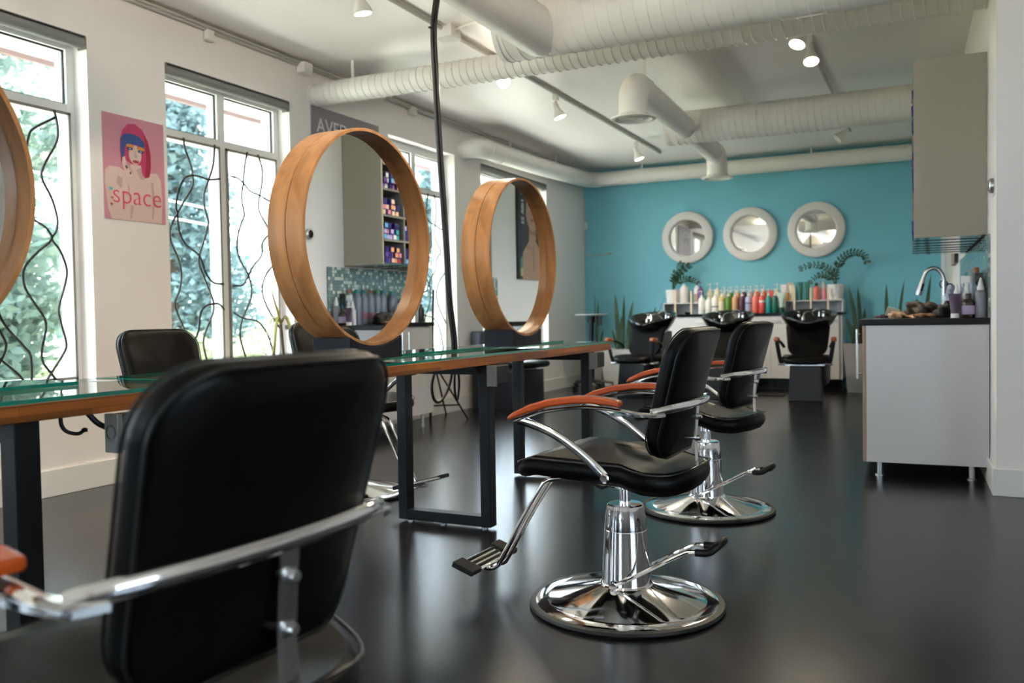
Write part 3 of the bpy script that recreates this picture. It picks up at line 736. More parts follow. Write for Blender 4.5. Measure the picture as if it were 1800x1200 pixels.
# ================================================================== styling chairs
def seat_z(a):
    K = [(-.29, .512), (-.24, .487), (-.2, .478), (-.14, .481), (-.052, .508), (.04, .530), (.12, .535), (.2, .520), (.25, .508), (.29, .494)]
    for (a0, z0), (a1, z1) in zip(K, K[1:]):
        if a <= a1 or a1 == .29:
            s = (a-a0)/(a1-a0); s = max(0, min(1, s)); s = s*s*(3-2*s)*.5+s*.5; return z0+(z1-z0)*s
def make_chair():
    t = thing('styling_chair', 'tmp', 'salon chair', (0, 0, 0), 0)
    # base: rubber rim, chrome dish, pump cylinder
    b = build('base_rim', lathe(NB(), [(.30, .001), (.318, .001), (.322, .008), (.318, .016), (.298, .018)], 72), M_rubber, parent=t)
    build('base_dish', lathe(NB(), [(.0, .004), (.300, .004), (.300, .018), (.285, .0215), (.262, .0225), (.255, .026), (.10, .066), (.088, .071), (.084, .076), (0, .076)], 72), M_chrome, parent=t, smooth=20)
    c = build('pump_column', lathe(NB(), [(.086, .066), (.086, .074), (.079, .076), (.0705, .247), (.0705, .251), (.0695, .253), (.0695, .257), (.0700, .259), (.061, .333), (.056, .337), (.02, .338), (0, .338)], 56), M_chrome, parent=t, smooth=25)
    build('piston', lathe(NB(), [(.019, .336), (.019, .385), (.034, .387), (.036, .43), (0, .43)], 32), M_chrome, parent=t, smooth=25)
    # pump lever: two bent rods ending in a rubber grip
    lv = NB()
    for s in (-1, 1):
        tube(lv, smooth_path([(.012, s*.083, .082), (-.06, s*.081, .120), (-.20, s*.055, .200), (-.235, s*.05, .212), (-.255, s*.05, .212)], 4), .0062, 8)
        lathe(lv, [(0, -.004), (.012, -.004), (.012, .007), (0, .007)], 14, c=(.012, s*.083+s*.004, .082), axis='Y')
    l = build('pump_lever', lv, M_chrome, parent=t)
    g = NB(); tube(g, smooth_path([(-.25, .05, .212), (-.29, .05, .216), (-.315, .035, .235), (-.325, 0, .245), (-.315, -.035, .235), (-.29, -.05, .216), (-.25, -.05, .212)], 5), .0125, 10); build('rubber_grip', g, M_rubber, parent=l)
    g = NB(); box(g, 0, .024, -.086, -.070, .055, .095); box(g, 0, .024, .070, .086, .055, .095); build('lever_bracket', g, M_blackmetal, parent=l, bevel=.003)
    # under-seat plate
    pl = NB(); box(pl, -.14, .20, -.085, .085, .425, .44); build('seat_plate', pl, M_steel, parent=t, bevel=.003)
    # seat
    out = [(p[0], p[1]) for p in rrect(.565, .48, (.07, .19, .19, .07), 8, cx=.017, cy=0)]
    def thick(a): return .072 if a < .0 else .072-.02*max(0, (a-.05)/.25)
    def fm(a, b, h):
        z = seat_z(a)-.012*(1-(b/.25)**2)*(1 if a < 0 else .4)-.0
        k = .070 - .012*max(0., (a-.02)/.27)
        return (a, b, z-.031+h*(k/.072))
    build('seat', cushion(NB(), out, fm, .072, .082, 6), M_leather, parent=t)
    s = t.children[-1] if t.children else None
    seat_o = [ch for ch in t.children if ch.name.startswith('seat') and not ch.name.startswith('seat_')][0]
    pp = []
    for a, b in out:
        L = math.hypot(a, b); k = (L+.0005)/L; x, y, z = fm(a*k, b*k, .031); pp.append((x, y, z))
    build('piping', tube(NB(), pp, .0032, 6, closed=True), M_piping, parent=seat_o)
    # backrest: wider at the top, curved round the sitter and leaning back
    H = .40; z0, z1 = .515, .915
    ol = []
    for u, v in rrect(.415, H, (.085, .085, .075, .075), 8, cx=0, cy=0):
        w = .93+.10*((v+H/2)/H); ol.append((u*w, v))
    def fb(u, v, h):
        zz = (z0+z1)/2+v
        a = -.176-.105*((zz-z0)/(z1-z0))**1.35 + .70*u*u + h*.97
        return (a, u, zz+h*.22)
    bk = build('backrest', cushion(NB(), ol, fb, .046, .062, 6), M_leather, parent=t)
    for hh in (.0175, -.0175):
        pp = []
        for u, v in ol:
            L = math.hypot(u, v); k = (L-.0045)/L; pp.append(fb(u*k, v*k, hh*1.12))
        build('piping', tube(NB(), pp, .0026, 6, closed=True), M_piping, parent=bk)
    # chrome hoop behind the back, joined to the arms
    hp = NB()
    pts = [(-.185, .264, .668), (-.205, .240, .674), (-.225, .202, .678), (-.244, .12, .680), (-.252, 0, .681), (-.244, -.12, .680), (-.225, -.202, .678), (-.205, -.240, .674), (-.185, -.264, .668)]
    tube(hp, smooth_path(pts, 5), .0105, 10, flat=(1.25, .75), up=(0, 0, 1)); hoop = build('back_hoop', hp, M_chrome, parent=t)
    for s in (-1, 1):
        ar = NB()
        B = .264
        up = [(.268, .628), (.21, .649), (.134, .667), (.04, .679), (-.04, .678), (-.10, .671), (-.15, .664), (-.20, .664)]
        tube(ar, smooth_path([(a, s*B, z) for a, z in up], 4), .0075, 10, flat=(.8, 1.9), up=(0, 0, 1))
        lo = [(.255, .631), (.215, .622), (.16, .603), (.10, .572), (.04, .530), (-.005, .492), (-.028, .467)]
        pth = [(a, s*(B-.0+(-.018)*(i/6.)), z) for i, (a, z) in enumerate(lo)]
        tube(ar, smooth_path(pth, 4), .0075, 10, flat=(1.9, 1.0), up=(0, s*1.0, 0.0) if False else None)
        lathe(ar, [(0, -.02), (.015, -.02), (.015, .008), (.011, .012), (0, .012)], 18, c=(-.03, s*(B-.016), .464), axis='Y')
        # flattened tongue between arm and hoop
        prism(ar, [(-.06, s*(B+.016)), (-.06, s*(B-.016)), (-.18, s*(B-.020)), (-.218, s*(B-.030)), (-.205, s*(B+.006)), (-.17, s*(B+.014))], 'Z', .6565, .6655)
        arm = build('arm_frame', ar, M_chrome, parent=t, bevel=0)
        pd = NB()
        top = [(.288, .640), (.27, .655), (.21, .6835), (.14, .703), (.06, .714), (0, .7155), (-.05, .7105), (-.088, .702)]
        bot = [(-.088, .684), (-.05, .689), (0, .6925), (.06, .691), (.14, .679), (.21, .659), (.268, .637), (.283, .630)]
        prism(pd, top+bot, 'Y', s*B-.0225, s*B+.0225)
        build('armrest_pad', pd, M_orange, parent=arm, bevel=.007, smooth=50)
    # strap down the back with two bolts, curling under the seat
    st = NB()
    tube(st, smooth_path([(-.250, 0, .690), (-.245, 0, .63), (-.240, 0, .56), (-.243, 0, .49), (-.248, 0, .44), (-.238, 0, .412), (-.20, 0, .402), (-.12, 0, .405), (-.02, 0, .425)], 4), .004, 4, flat=(1.0, 4.4), up=(1, 0, .3))
    stp = build('back_strap', st, M_chrome2, parent=t, smooth=50)
    for z, a in ((.635, -.245), (.566, -.240)):
        bm = NB(); lathe(bm, [(0, a-.016), (.007, a-.015), (.009, a-.010), (.009, a-.004), (.013, a-.003), (.013, a), (.006, a), (.006, a+.045), (0, a+.045)], 14, c=(0, 0, z), axis='X')
        build('bolt', bm, M_steel, parent=stp)
    # footrest: two tubes down to a ribbed plate
    fr = NB()
    for s in (-1, 1):
        tube(fr, smooth_path([(.14, s*.028, .418), (.24, s*.028, .405), (.275, s*.028, .392), (.30, s*.028, .362), (.38, s*.028, .235), (.455, s*.028, .105), (.475, s*.030, .078), (.50, s*.034, .068), (.54, s*.036, .070)], 4), .0095, 10)
    f = build('footrest_tubes', fr, M_chrome, parent=t)
    pl = NB(); rbox(pl, .535, 0, .089, .075, .31, .012, (0, -.32, 0)); box(pl, .50, .56, -.02, .02, .066, .082); fp = build('foot_plate', pl, M_chrome2, parent=t, bevel=.004)
    rb = NB()
    for s in (-1, 1): rbox(rb, .535, s*.135, .094, .085, .065, .02, (0, -.32, 0))
    for k in range(3): rbox(rb, .535-.022+.022*k*math.cos(.32), 0, .098+.022*(k-1)*math.sin(.32), .008, .19, .006, (0, -.32, 0))
    build('rubber_tread', rb, M_rubber, parent=fp, bevel=.005)
    return t
chair = make_chair()
def place(o, x, y, deg, dz, label, group):
    """dz raises everything above the base along the piston"""
    o.location = (x, y, 0); o.rotation_euler = (0, 0, math.radians(deg))
    o['label'] = label; o['group'] = group
    keep = ('base_rim', 'base_dish', 'pump_column', 'pump_lever')
    for ch in o.children:
        if not ch.name.startswith(keep): ch.location.z = dz
    return o
G = 'black salon chairs with orange armrests'
c1 = copy_tree(chair); c2 = copy_tree(chair); c3 = copy_tree(chair); c4 = copy_tree(chair)
bpy.context.view_layer.update()
place(chair, -.92, 2.72, 178, 0, 'black styling chair in the middle foreground, seen from its left side', G)
place(c1, -1.00, 4.20, 170, 0, 'black styling chair directly behind the middle one, its pump lever to the right', G)
place(c2, -.985, .87, 177, 0.0, 'black styling chair nearest the camera with its back turned, cut off below', G)
place(c3, -2.94, 2.82, -3, .01, 'black styling chair by the window wall below the pink poster', 'black salon chairs on the window side')
place(c4, -2.88, 3.86, -12, .03, 'black styling chair on the window side behind the large round mirror', 'black salon chairs on the window side')

# ================================================================== right-hand counter (own frame along the right wall)
def RW(v, u, z=0):
    """v out from the right wall, u along it from its near end"""
    c, s = math.cos(TH), math.sin(TH)
    return (XR0-v*c-u*s, YW-v*s+u*c, z)
def rthing(name, label, cat, v, u, z, group=None):
    return thing(name, label, cat, RW(v, u, z), TH, group)
# in the thing's own frame -X points into the room, +Y away from the camera
U0, U1 = .345, 2.75
CZ = .872
t = rthing('base_cabinet', 'white base cabinet under the black worktop on the right, end panel facing the camera', 'cabinet', 0.005, U0, 0)
LC = U1-U0
bm = NB(); box(bm, -.625, 0, 0, LC, .085, CZ); build('carcass', bm, M_melamine, parent=t, bevel=.001)
bm = NB(); box(bm, -.632, -.6255, 0, .018, .085, CZ); box(bm, -.645, -.633, 0, .02, .086, CZ); build('edge_strip', bm, M_wood_edge, parent=t)
n = 5
for i in range(n):
    bm = NB(); w = (LC-.02)/n; y0 = .022+w*i; box(bm, -.645, -.627, y0+.002, y0+w-.002, .09, CZ-.008); d = build('door', bm, M_whitegloss, parent=t, bevel=.0015)
    bm = NB(); yy = y0+(w-.045 if i % 2 else .045)
    if i == 0: yy = y0+.045
    tube(bm, [(-.678, yy, .56), (-.678, yy, .85)], .006, 10)
    for z in (.59, .82): tube(bm, [(-.678, yy, z), (-.645, yy, z)], .004, 8)
    build('bar_handle', bm, M_chrome2, parent=d)
for y in (.07, LC/2, LC-.07):
    for x in (-.555, -.08):
        bm = NB(); lathe(bm, [(0, 0), (.026, 0), (.026, .006), (.0155, .008), (.0155, .085), (0, .085)], 20, c=(x, y, 0)); build('leg', bm, M_steel, parent=t)
t = rthing('worktop', 'black laminate worktop of the right-hand counter, crowded with bottles', 'worktop', 0.002, U0-.008, CZ+.001)
bm = NB(); box(bm, -.668, 0, 0, LC+.01, 0, .036); build('worktop_slab', bm, M_black, parent=t, bevel=.003)
ZW = CZ+.0375
bm = NB(); box(bm, -.012, -.001, 0, 2.75, 0, .455); o = build('tiled_backsplash', bm, M_tile, loc=RW(0.0, .33, ZW+.001), rz=TH); tag(o, 'green and white glass mosaic backsplash above the right-hand counter', 'backsplash')
# wall cabinet: open shelves facing the tables
VZ0, VZ1, VU0, VU1, VD = 1.378, 2.405, .545, 2.30, .375
t = rthing('wall_cabinet', 'grey-green wall cabinet hanging over the right-hand counter, its blank side to the camera', 'wall cabinet', 0.002, VU0, VZ0)
LV = VU1-VU0; HV = VZ1-VZ0
bm = NB(); box(bm, -VD, 0, 0, .02, 0, HV); build('side_panel', bm, M_greypanel, parent=t, bevel=.001)
bm = NB(); box(bm, -VD, 0, LV-.02, LV, 0, HV); build('side_panel', bm, M_greypanel, parent=t, bevel=.001)
bm = NB(); box(bm, -.02, 0, .02, LV-.02, .0, HV); build('back_panel', bm, M_darkshelf, parent=t)
bm = NB(); box(bm, -VD, -.02, .02, LV-.02, HV-.02, HV); build('top_panel', bm, M_greypanel, parent=t)
M_gloss = mat('mirror_polished_underside', (.55, .56, .56), .12, 1.0)
bm = NB(); box(bm, -VD, -.02, .02, LV-.02, 0, .016); bo = build('bottom_panel', bm, M_gloss, parent=t)
for k in range(1, 7): build('joint_strip', box(NB(), -VD, 0, k*LV/7-.004, k*LV/7+.004, -.003, -.0002), M_black, parent=bo)
MUL = [.305, .59, .87, 1.16, 1.45]
bm = NB()
for m_ in MUL: box(bm, -VD+.002, -.02, m_-.009, m_+.009, .016, HV-.02)
build('divider', bm, M_darkshelf, parent=t)
SHZ = [.016, .200, .390, .595, .79]
for z in SHZ[1:]:
    bm = NB()
    ed = [.02]+MUL+[LV-.02]
    for a, b in zip(ed[:-1], ed[1:]): box(bm, -VD+.002, -.02, a+.009, b-.009, z-.016, z)
    build('shelf', bm, M_darkshelf, parent=t)
# cartons of hair colour
cart = {'navy': (.02, .015, .16), 'violet': (.13, .05, .30), 'lilac': (.45, .40, .72), 'white': (.80, .78, .80), 'orange': (.78, .36, .13), 'peach': (.80, .55, .38), 'red': (.60, .04, .08), 'pink': (.70, .22, .35), 'sky': (.13, .42, .75), 'teal': (.04, .35, .38)}
rows = [[('violet', 'white', 'navy', 'pink', 'orange'), ('violet', 'white', 'sky', 'red', 'orange'), ('navy', 'white', 'navy', 'sky', 'navy')],
        [('peach', 'pink', 'navy', 'peach', 'peach'), ('pink', 'peach', 'orange', 'peach', 'navy'), ('navy', 'violet', 'peach', 'navy', 'peach')],
        [('sky', 'lilac', 'lilac', 'white', 'teal'), ('lilac', 'pink', 'lilac', 'navy', 'teal'), ('sky', 'navy', 'peach', 'navy', 'navy')],
        [('navy', 'violet', 'peach', 'orange', 'red'), ('violet', 'navy', 'pink', 'orange', 'pink'), ('navy', 'navy', 'orange', 'peach', 'orange')]]
bl2 = [('navy', 'lilac', 'navy', 'lilac'), ('lilac', 'navy', 'navy', 'navy')]
shn = ['lowest', 'second', 'third', 'fourth', 'topmost']; rn = ['bottom', 'middle', 'top']; cn = ['first', 'second', 'third', 'fourth', 'fifth']
cproto = {}
cw, ch_, cd = .046, .042, .15
def carton(col, x, y, z, label):
    if col not in cproto:
        bm = NB(); box(bm, 0, cd, -cw/2+.001, cw/2-.001, 0, ch_-.001)
        o = build('colour_carton', bm, mat('carton_navy_blue', (.025, .02, .17), .35), bevel=.0008)
        bm = NB(); box(bm, -.0008, .0002, -cw/2+.004, cw/2-.004, .004, ch_-.005); build('end_label', bm, mat('carton_label_'+col, cart[col], .4), parent=o)
        cproto[col] = o; r = o
    else: r = copy_tree(cproto[col])
    c, s = math.cos(TH), math.sin(TH)
    X, Y, Z = RW(.002, VU0, VZ0)
    # local cabinet frame: x runs back to the wall
    r.location = (X + x*c - y*s, Y + x*s + y*c, Z+z); r.rotation_euler = (0, 0, TH)
    return tag(r, label, 'box', 'hair colour cartons in the wall cabinet')
random.seed(3)
for si, z in enumerate(SHZ):
    data = rows[3-si] if si < 4 else rows[0]
    for bay, (a, b) in enumerate(((.02, MUL[0]-.009), (MUL[0]+.009, MUL[1]-.009))):
        nc = int((b-a)/cw)
        for r_ in range(3 if si < 4 else 2):
            for c_ in range(nc):
                if r_ == 2 and (c_+si+bay) % 3 == 0: continue
                col = data[r_][c_ % 5] if bay == 0 else ('navy' if (r_+c_+si) % 3 else ('sky' if si == 0 else 'lilac'))
                jit = random.uniform(-.022, .01)
                carton(col, -VD+.012+jit, a+.006+cw*(c_+.5), z+ch_*r_+.0005, '%s-ended carton, %s in the %s row, %s shelf, %s bay of the cabinet' % (col, cn[c_], rn[r_], shn[si], 'near' if bay == 0 else 'second'))
# thermostat and switch plate
t = rthing('thermostat', 'round silver thermostat on the white right wall, just beside the grey cabinet', 'thermostat', .001, .13, 1.60)
bm = NB(); lathe(bm, [(0, -.024), (.030, -.024), (.038, -.018), (.040, 0), (0, 0)], 36, axis='X'); build('body', bm, M_steel, parent=t)
bm = NB(); lathe(bm, [(0, -.0255), (.027, -.0255), (.029, -.0242), (0, -.0242)], 30, axis='X'); build('dial_face', bm, M_black, parent=t)
bm = NB(); box(bm, -.002, 0, -.055, .055, -.055, .055); build('wall_plate', bm, M_plastic, parent=t, bevel=.001)

# faucet
t = rthing('faucet', 'tall gooseneck kitchen faucet in brushed metal on the right-hand counter', 'faucet', .195, 1.22, ZW)
bm = NB(); lathe(bm, [(0, 0), (.028, 0), (.028, .006), (.022, .012), (.018, .06), (.013, .065)], 24)
tube(bm, smooth_path([(0, 0, .06), (0, 0, .20), (-.004, 0, .255), (-.028, 0, .302), (-.064, 0, .318), (-.099, 0, .302), (-.119, 0, .262), (-.125, 0, .24)], 5), .012, 14); build('spout', bm, M_steel, parent=t)
bm = NB(); tube(bm, [(-.123, 0, .245), (-.131, 0, .215), (-.146, 0, .16), (-.150, 0, .145)], [.0135, .017, .021, .020], 16); sp_ = build('spray_head', bm, M_steel, parent=t)
bm = NB(); rbox(bm, -.128, -.018, .195, .014, .008, .05, (0, .25, 0)); build('spray_button', bm, M_black, parent=sp_, bevel=.003)
bm = NB(); tube(bm, [(0, -.02, .03), (0, -.05, .045), (0, -.085, .075)], .006, 10); build('lever_handle', bm, M_steel, parent=t)

# bottle builders
def bottle(nm, x, y, z, r, h, body, cap, label, cat='bottle', kind='round', cap_h=.03, band=None, group=None, n=20, rz=0):
    t = thing(nm, label, cat, (x, y, z), rz, group)
    k = kind
    if k == 'pump':
        hb = h*.72
        bm = NB(); lathe(bm, [(0, 0), (r*.95, 0), (r, .004), (r, hb*.80), (r*.82, hb*.92), (r*.38, hb), (0, hb)], n); build('body', bm, body, parent=t)
        bm = NB(); lathe(bm, [(r*.42, hb-.001), (r*.42, hb+.018), (r*.2, hb+.022), (.004, hb+.024), (.004, h-.012)], 14); lathe(bm, [(0, h-.014), (r*.32, h-.013), (r*.34, h-.002), (0, h)], 14)
        tube(bm, [(0, 0, h-.008), (-r*.8, -r*.5, h-.009), (-r*.95, -r*.6, h-.02)], .0036, 7); build('pump', bm, cap, parent=t)
    elif k == 'tube':   # squeeze tube standing on its cap
        bm = NB()
        A = [(r*.75*math.cos(2*PI*j/16), r*.75*math.sin(2*PI*j/16), cap_h) for j in range(16)]
        R_ = []
        for s in range(6):
            f = s/5
            R_.append([bm.verts.new((math.cos(2*PI*j/16)*r*(.75+.5*f), math.sin(2*PI*j/16)*r*(.75*(1-f)+.06*f), cap_h+(h-cap_h)*f)) for j in range(16)])
        for A, B in zip(R_, R_[1:]):
            for j in range(16): bm.faces.new((A[j], A[(j+1) % 16], B[(j+1) % 16], B[j]))
        bm.faces.new(R_[0][::-1]); bm.faces.new(R_[-1]); build('body', bm, body, parent=t)
        bm = NB(); lathe(bm, [(0, 0), (r*.78, 0), (r*.8, .003), (r*.8, cap_h), (0, cap_h)], n); build('cap', bm, cap, parent=t)
    elif k == 'nozzle':
        hb = h*.70
        bm = NB(); lathe(bm, [(0, 0), (r*.95, 0), (r, .004), (r, hb*.86), (r*.8, hb*.95), (r*.5, hb), (0, hb)], n); build('body', bm, body, parent=t)
        bm = NB(); lathe(bm, [(r*.62, hb-.002), (r*.62, hb+.016), (r*.5, hb+.02), (r*.16, h), (0, h)], 16); build('nozzle', bm, cap, parent=t)
    elif k == 'spray':
        hb = h*.66
        bm = NB(); lathe(bm, [(0, 0), (r*.95, 0), (r, .004), (r, hb*.75), (r*.55, hb*.93), (r*.4, hb), (0, hb)], n); build('body', bm, body, parent=t)
        bm = NB(); lathe(bm, [(r*.45, hb-.002), (r*.45, hb+.02), (0, hb+.02)], 14); box(bm, -r*1.0, r*.55, -r*.3, r*.3, h*.82, h); box(bm, -r*.35, r*.2, -r*.2, r*.2, hb+.018, h*.84); tube(bm, [(-r*.8, 0, h*.86), (-r*.7, 0, h*.74)], .004, 6); build('trigger', bm, cap, parent=t, bevel=.002)
    elif k == 'box':
        bm = NB(); box(bm, -r, r, -r*.5, r*.5, 0, h); build('body', bm, body, parent=t, bevel=.001)
    else:
        hb = h-cap_h
        bm = NB(); lathe(bm, [(0, 0), (r*.95, 0), (r, .004), (r, hb*.80), (r*.93, hb*.88), (r*.6, hb*.97), (r*.42, hb), (0, hb)], n); build('body', bm, body, parent=t)
        bm = NB(); lathe(bm, [(r*.46, hb-.002), (r*.46, h-.003), (r*.4, h), (0, h)], 18); build('cap', bm, cap, parent=t)
    if band:
        hb = h*.72
        bm = NB(); lathe(bm, [(r+.0004, hb*band[1]), (r+.0008, hb*band[1]+.001), (r+.0008, hb*band[2]), (r+.0004, hb*band[2])], n); build('label_band', bm, band[0], parent=t.children[0] if t.children else t)
    return t
def pm(name, c, r=.3, **k): return mat('plastic_'+name, c, r, **k)
PG = pm('blue_grey', (.20, .22, .26), .3); PW = pm('white', (.80, .80, .78)); PT = pm('teal', (.0, .17, .17)); PBR = pm('copper', (.28, .10, .06)); PGR = pm('green', (.06, .20, .07)); PBK = pm('black', (.012, .012, .012)); PBL = pm('mid_blue', (.10, .22, .42)); PCL = pm('clear_grey', (.42, .48, .58)); PBN = pm('amber_brown', (.035, .012, .008), .12); PPU = pm('dark_purple', (.05, .02, .06)); PLAB = pm('pale_label', (.52, .52, .58), .5); PPK = pm('pinkish_label', (.32, .13, .18), .5)
def rb(nm, u, v, *a, **k):
    X, Y, Z = RW(v, u); return bottle(nm, X, Y, ZW+.0005, *a, **k)
GB = 'tall grey bottles along the mosaic'
caps = [('copper-brown', PBR), ('teal', PT), ('dark teal', PT), ('copper', PBR), ('green', PGR), ('blue-teal', PT), ('black-green', PT)]
us = [.53, .625, .71, .80, .89, .97, 1.10]
lab = ['tall grey bottle with a copper-brown cap, nearest of the row by the mosaic', 'tall grey bottle with a teal cap, second in the row by the mosaic', 'tall grey bottle with a dark teal cap, third in the row by the mosaic', 'tall grey bottle with a copper cap, fourth in the row by the mosaic',
       'tall grey bottle with a green cap, fifth in the row by the mosaic', 'tall grey bottle with a blue-teal cap, sixth in the row by the mosaic', 'broad grey bottle with a black-green cap, last in the row by the mosaic']
for i, u in enumerate(us):
    rb('bottle', u, .058 if i < 6 else .066, .037 if i < 6 else .044, .285 if i != 6 else .28, PG, caps[i][1], lab[i], group=GB, band=(PPK if i in (2, 3) else PLAB, .25, .48) if i in (2, 3, 4, 6) else None)
rb('bottle', 1.22, .06, .042, .20, PBL, PBL, 'blue bottle at the far end of the grey bottle row', band=(PW, .3, .5))
rb('spray_bottle', .385, .044, .03, .22, pm('grey_nozzle_body', (.23, .23, .26)), PW, 'dark grey bottle with a pointed white nozzle at the near right corner of the counter', kind='nozzle')
rb('spray_bottle', .452, .042, .028, .25, pm('teal_liquid', (.02, .22, .22)), PBK, 'teal spray bottle with a black trigger behind the amber bottle', kind='spray')
rb('bottle', .385, .104, .033, .135, PBN, PBK, 'small amber-brown glass bottle with a lilac label at the near counter edge', band=(pm('lilac_label', (.40, .34, .50), .5), .2, .7), cap_h=.03)
rb('spray_bottle', .455, .108, .03, .235, PW, PW, 'white spray bottle beside the grey bottle row', kind='spray')
rb('nozzle_bottle', .44, .160, .024, .19, pm('milky_white', (.62, .60, .62)), PW, 'milky bottle with a white conical nozzle between the amber bottle and purple tube', kind='nozzle')
rb('squeeze_tube', .372, .172, .026, .135, PPU, PW, 'dark purple squeeze tube standing on its white cap', kind='tube', cap_h=.025)
rb('jar', 1.115, .155, .038, .20, PCL, PCL, 'taller clear bluish plastic bottle right of the faucet', cap_h=.02)
rb('jar', 1.03, .175, .034, .175, PCL, PCL, 'clear bluish plastic jar just right of the faucet', cap_h=.02)
# round brush stand, scissors, comb
t = rthing('round_brush', 'dark round hair brush standing upright by the clear jars', 'hair brush', .135, 1.30, ZW)
bm = NB(); lathe(bm, [(0, 0), (.014, .0), (.02, .012), (.016, .07), (.013, .09), (0, .09)], 16); build('handle', bm, PW, parent=t)
bm = NB(); lathe(bm, [(0, .088), (.022, .09), (.027, .10), (.027, .175), (.02, .185), (0, .187)], 20); build('bristle_barrel', bm, pm('navy_bristle', (.015, .012, .035), .8, bump=.8, bscale=300), parent=t)
t = rthing('scissors', 'pair of blue-handled scissors standing in the counter clutter behind the brush', 'scissors', .175, 1.38, ZW)
bm = NB()
for s in (-1, 1): tube(bm, smooth_path([(-.018*s+.022*math.cos(a), 0, .205+.024*math.sin(a)+.012*s) for a in [2*PI*j/8 for j in range(8)]], 3, closed=True), .0045, 7, closed=True)
build('handle', bm, pm('cobalt_blue', (.01, .03, .16)), parent=t)
bm = NB(); prism(bm, [(-.008, .0), (.004, .0), (.014, .18), (-.002, .185)], 'Y', -.003, 0); prism(bm, [(.008, .0), (-.004, .0), (-.014, .18), (.002, .185)], 'Y', 0.0005, .003); build('blade', bm, M_steel, parent=t)
# crumpled things along the worktop
def crumple(nm, label, cat, v, u, sx, sy, sz, m, seed, group=None):
    rnd = random.Random(seed)
    bm = NB(); bmesh.ops.create_icosphere(bm, subdivisions=4, radius=1)
    ph = [rnd.uniform(0, 6) for _ in range(9)]
    for vt in bm.verts:
        p = vt.co
        d = 1+.20*math.sin(4*p.x+ph[0])*math.sin(3*p.y+ph[1])+.12*math.sin(9*p.x+5*p.z+ph[2])+.08*math.sin(13*p.y+ph[3])
        x, y, z = p.x*sx*d, p.y*sy*d, (p.z*sz*d)
        vt.co = (x, y, max(0, z+sz*.55))
    o = build(nm, bm, m, loc=RW(v, u, ZW+.0005), rz=TH); return tag(o, label, cat, group)
crumple('hair_clipping_heap', 'dark brown furry heap of hair swatches on the counter left of the faucet', 'hair swatches', .34, 1.00, .085, .12, .065, mat('brown_hair', (.035, .02, .012), .6, var=.4, vscale=30, stretch=(1, 8, 8)), 1)
crumple('cloth', 'crumpled dark cloth on the counter below the faucet spout', 'cloth', .19, .80, .07, .11, .06, mat('black_cloth', (.015, .014, .014), .8), 5)
crumple('glove', 'tan crumpled glove lying on the counter beside the brown heap', 'glove', .47, .80, .055, .08, .025, mat('tan_leather', (.36, .22, .13), .6), 9)
crumple('hair_clip_pile', 'little pile of clips and combs with glints of copper on the worktop', 'hair clips', .33, .70, .07, .07, .018, mat('copper_clips', (.30, .16, .09), .35, .6, var=.5, vscale=50), 12)
t = rthing('tray', 'shallow black tray on the counter at its left front', 'tray', .50, 1.35, ZW)
bm = NB(); box(bm, -.075, .09, -.1, .1, 0, .004); box(bm, -.08, .095, -.105, -.1, 0, .02); box(bm, -.08, .095, .1, .105, 0, .02); box(bm, -.08, -.075, -.1, .1, 0, .02); box(bm, .09, .095, -.1, .1, 0, .02); build('tray_shell', bm, M_black, parent=t)
t = rthing('card', 'pale folded card leaning in the clutter on the counter', 'card', .50, 1.02, ZW)
bm = NB(); rbox(bm, 0, 0, .035, .075, .004, .06, (.35, .3, .1)); build('card_sheet', bm, mat('cream_paper', (.62, .52, .42), .7), parent=t)
t = rthing('comb', 'thin pale comb sticking up over the brush handle', 'comb', .215, 1.31, ZW)
bm = NB(); tube(bm, [(.04, 0, .003), (-.055, 0, .085)], .005, 6, flat=(1, .4)); build('comb_spine', bm, mat('pinkish_plastic', (.45, .32, .28), .4), parent=t)
crumple('eyeshadow_palette', 'dark red and black makeup case near the left front corner of the worktop', 'case', .575, 1.2, .03, .06, .010, mat('plum_case', (.10, .012, .03), .3), 21)

# ================================================================== teal wall
def wall_mirror(x, z, label):
    t = thing('wall_mirror', label, 'mirror', (x, YT, z), group='three white-framed round mirrors')
    bm = NB(); lathe(bm, [(.232, -.012), (.236, -.05), (.25, -.062), (.325, -.062), (.342, -.05), (.346, -.02), (.34, -.002), (.232, -.002)], 72, axis='Y'); build('frame', bm, M_whiteframe, parent=t)
    bm = NB(); lathe(bm, [(0, -.018), (.232, -.018), (.232, -.012), (0, -.012)], 64, axis='Y'); build('mirror_glass', bm, M_mirror, parent=t)
wall_mirror(-2.946, 1.965, 'leftmost round mirror with a cream frame on the teal wall, above the left potted plant')
wall_mirror(-2.129, 1.967, 'middle round mirror with a cream frame on the teal wall')
wall_mirror(-1.321, 1.978, 'rightmost round mirror with a cream frame on the teal wall, beside the arching plant')

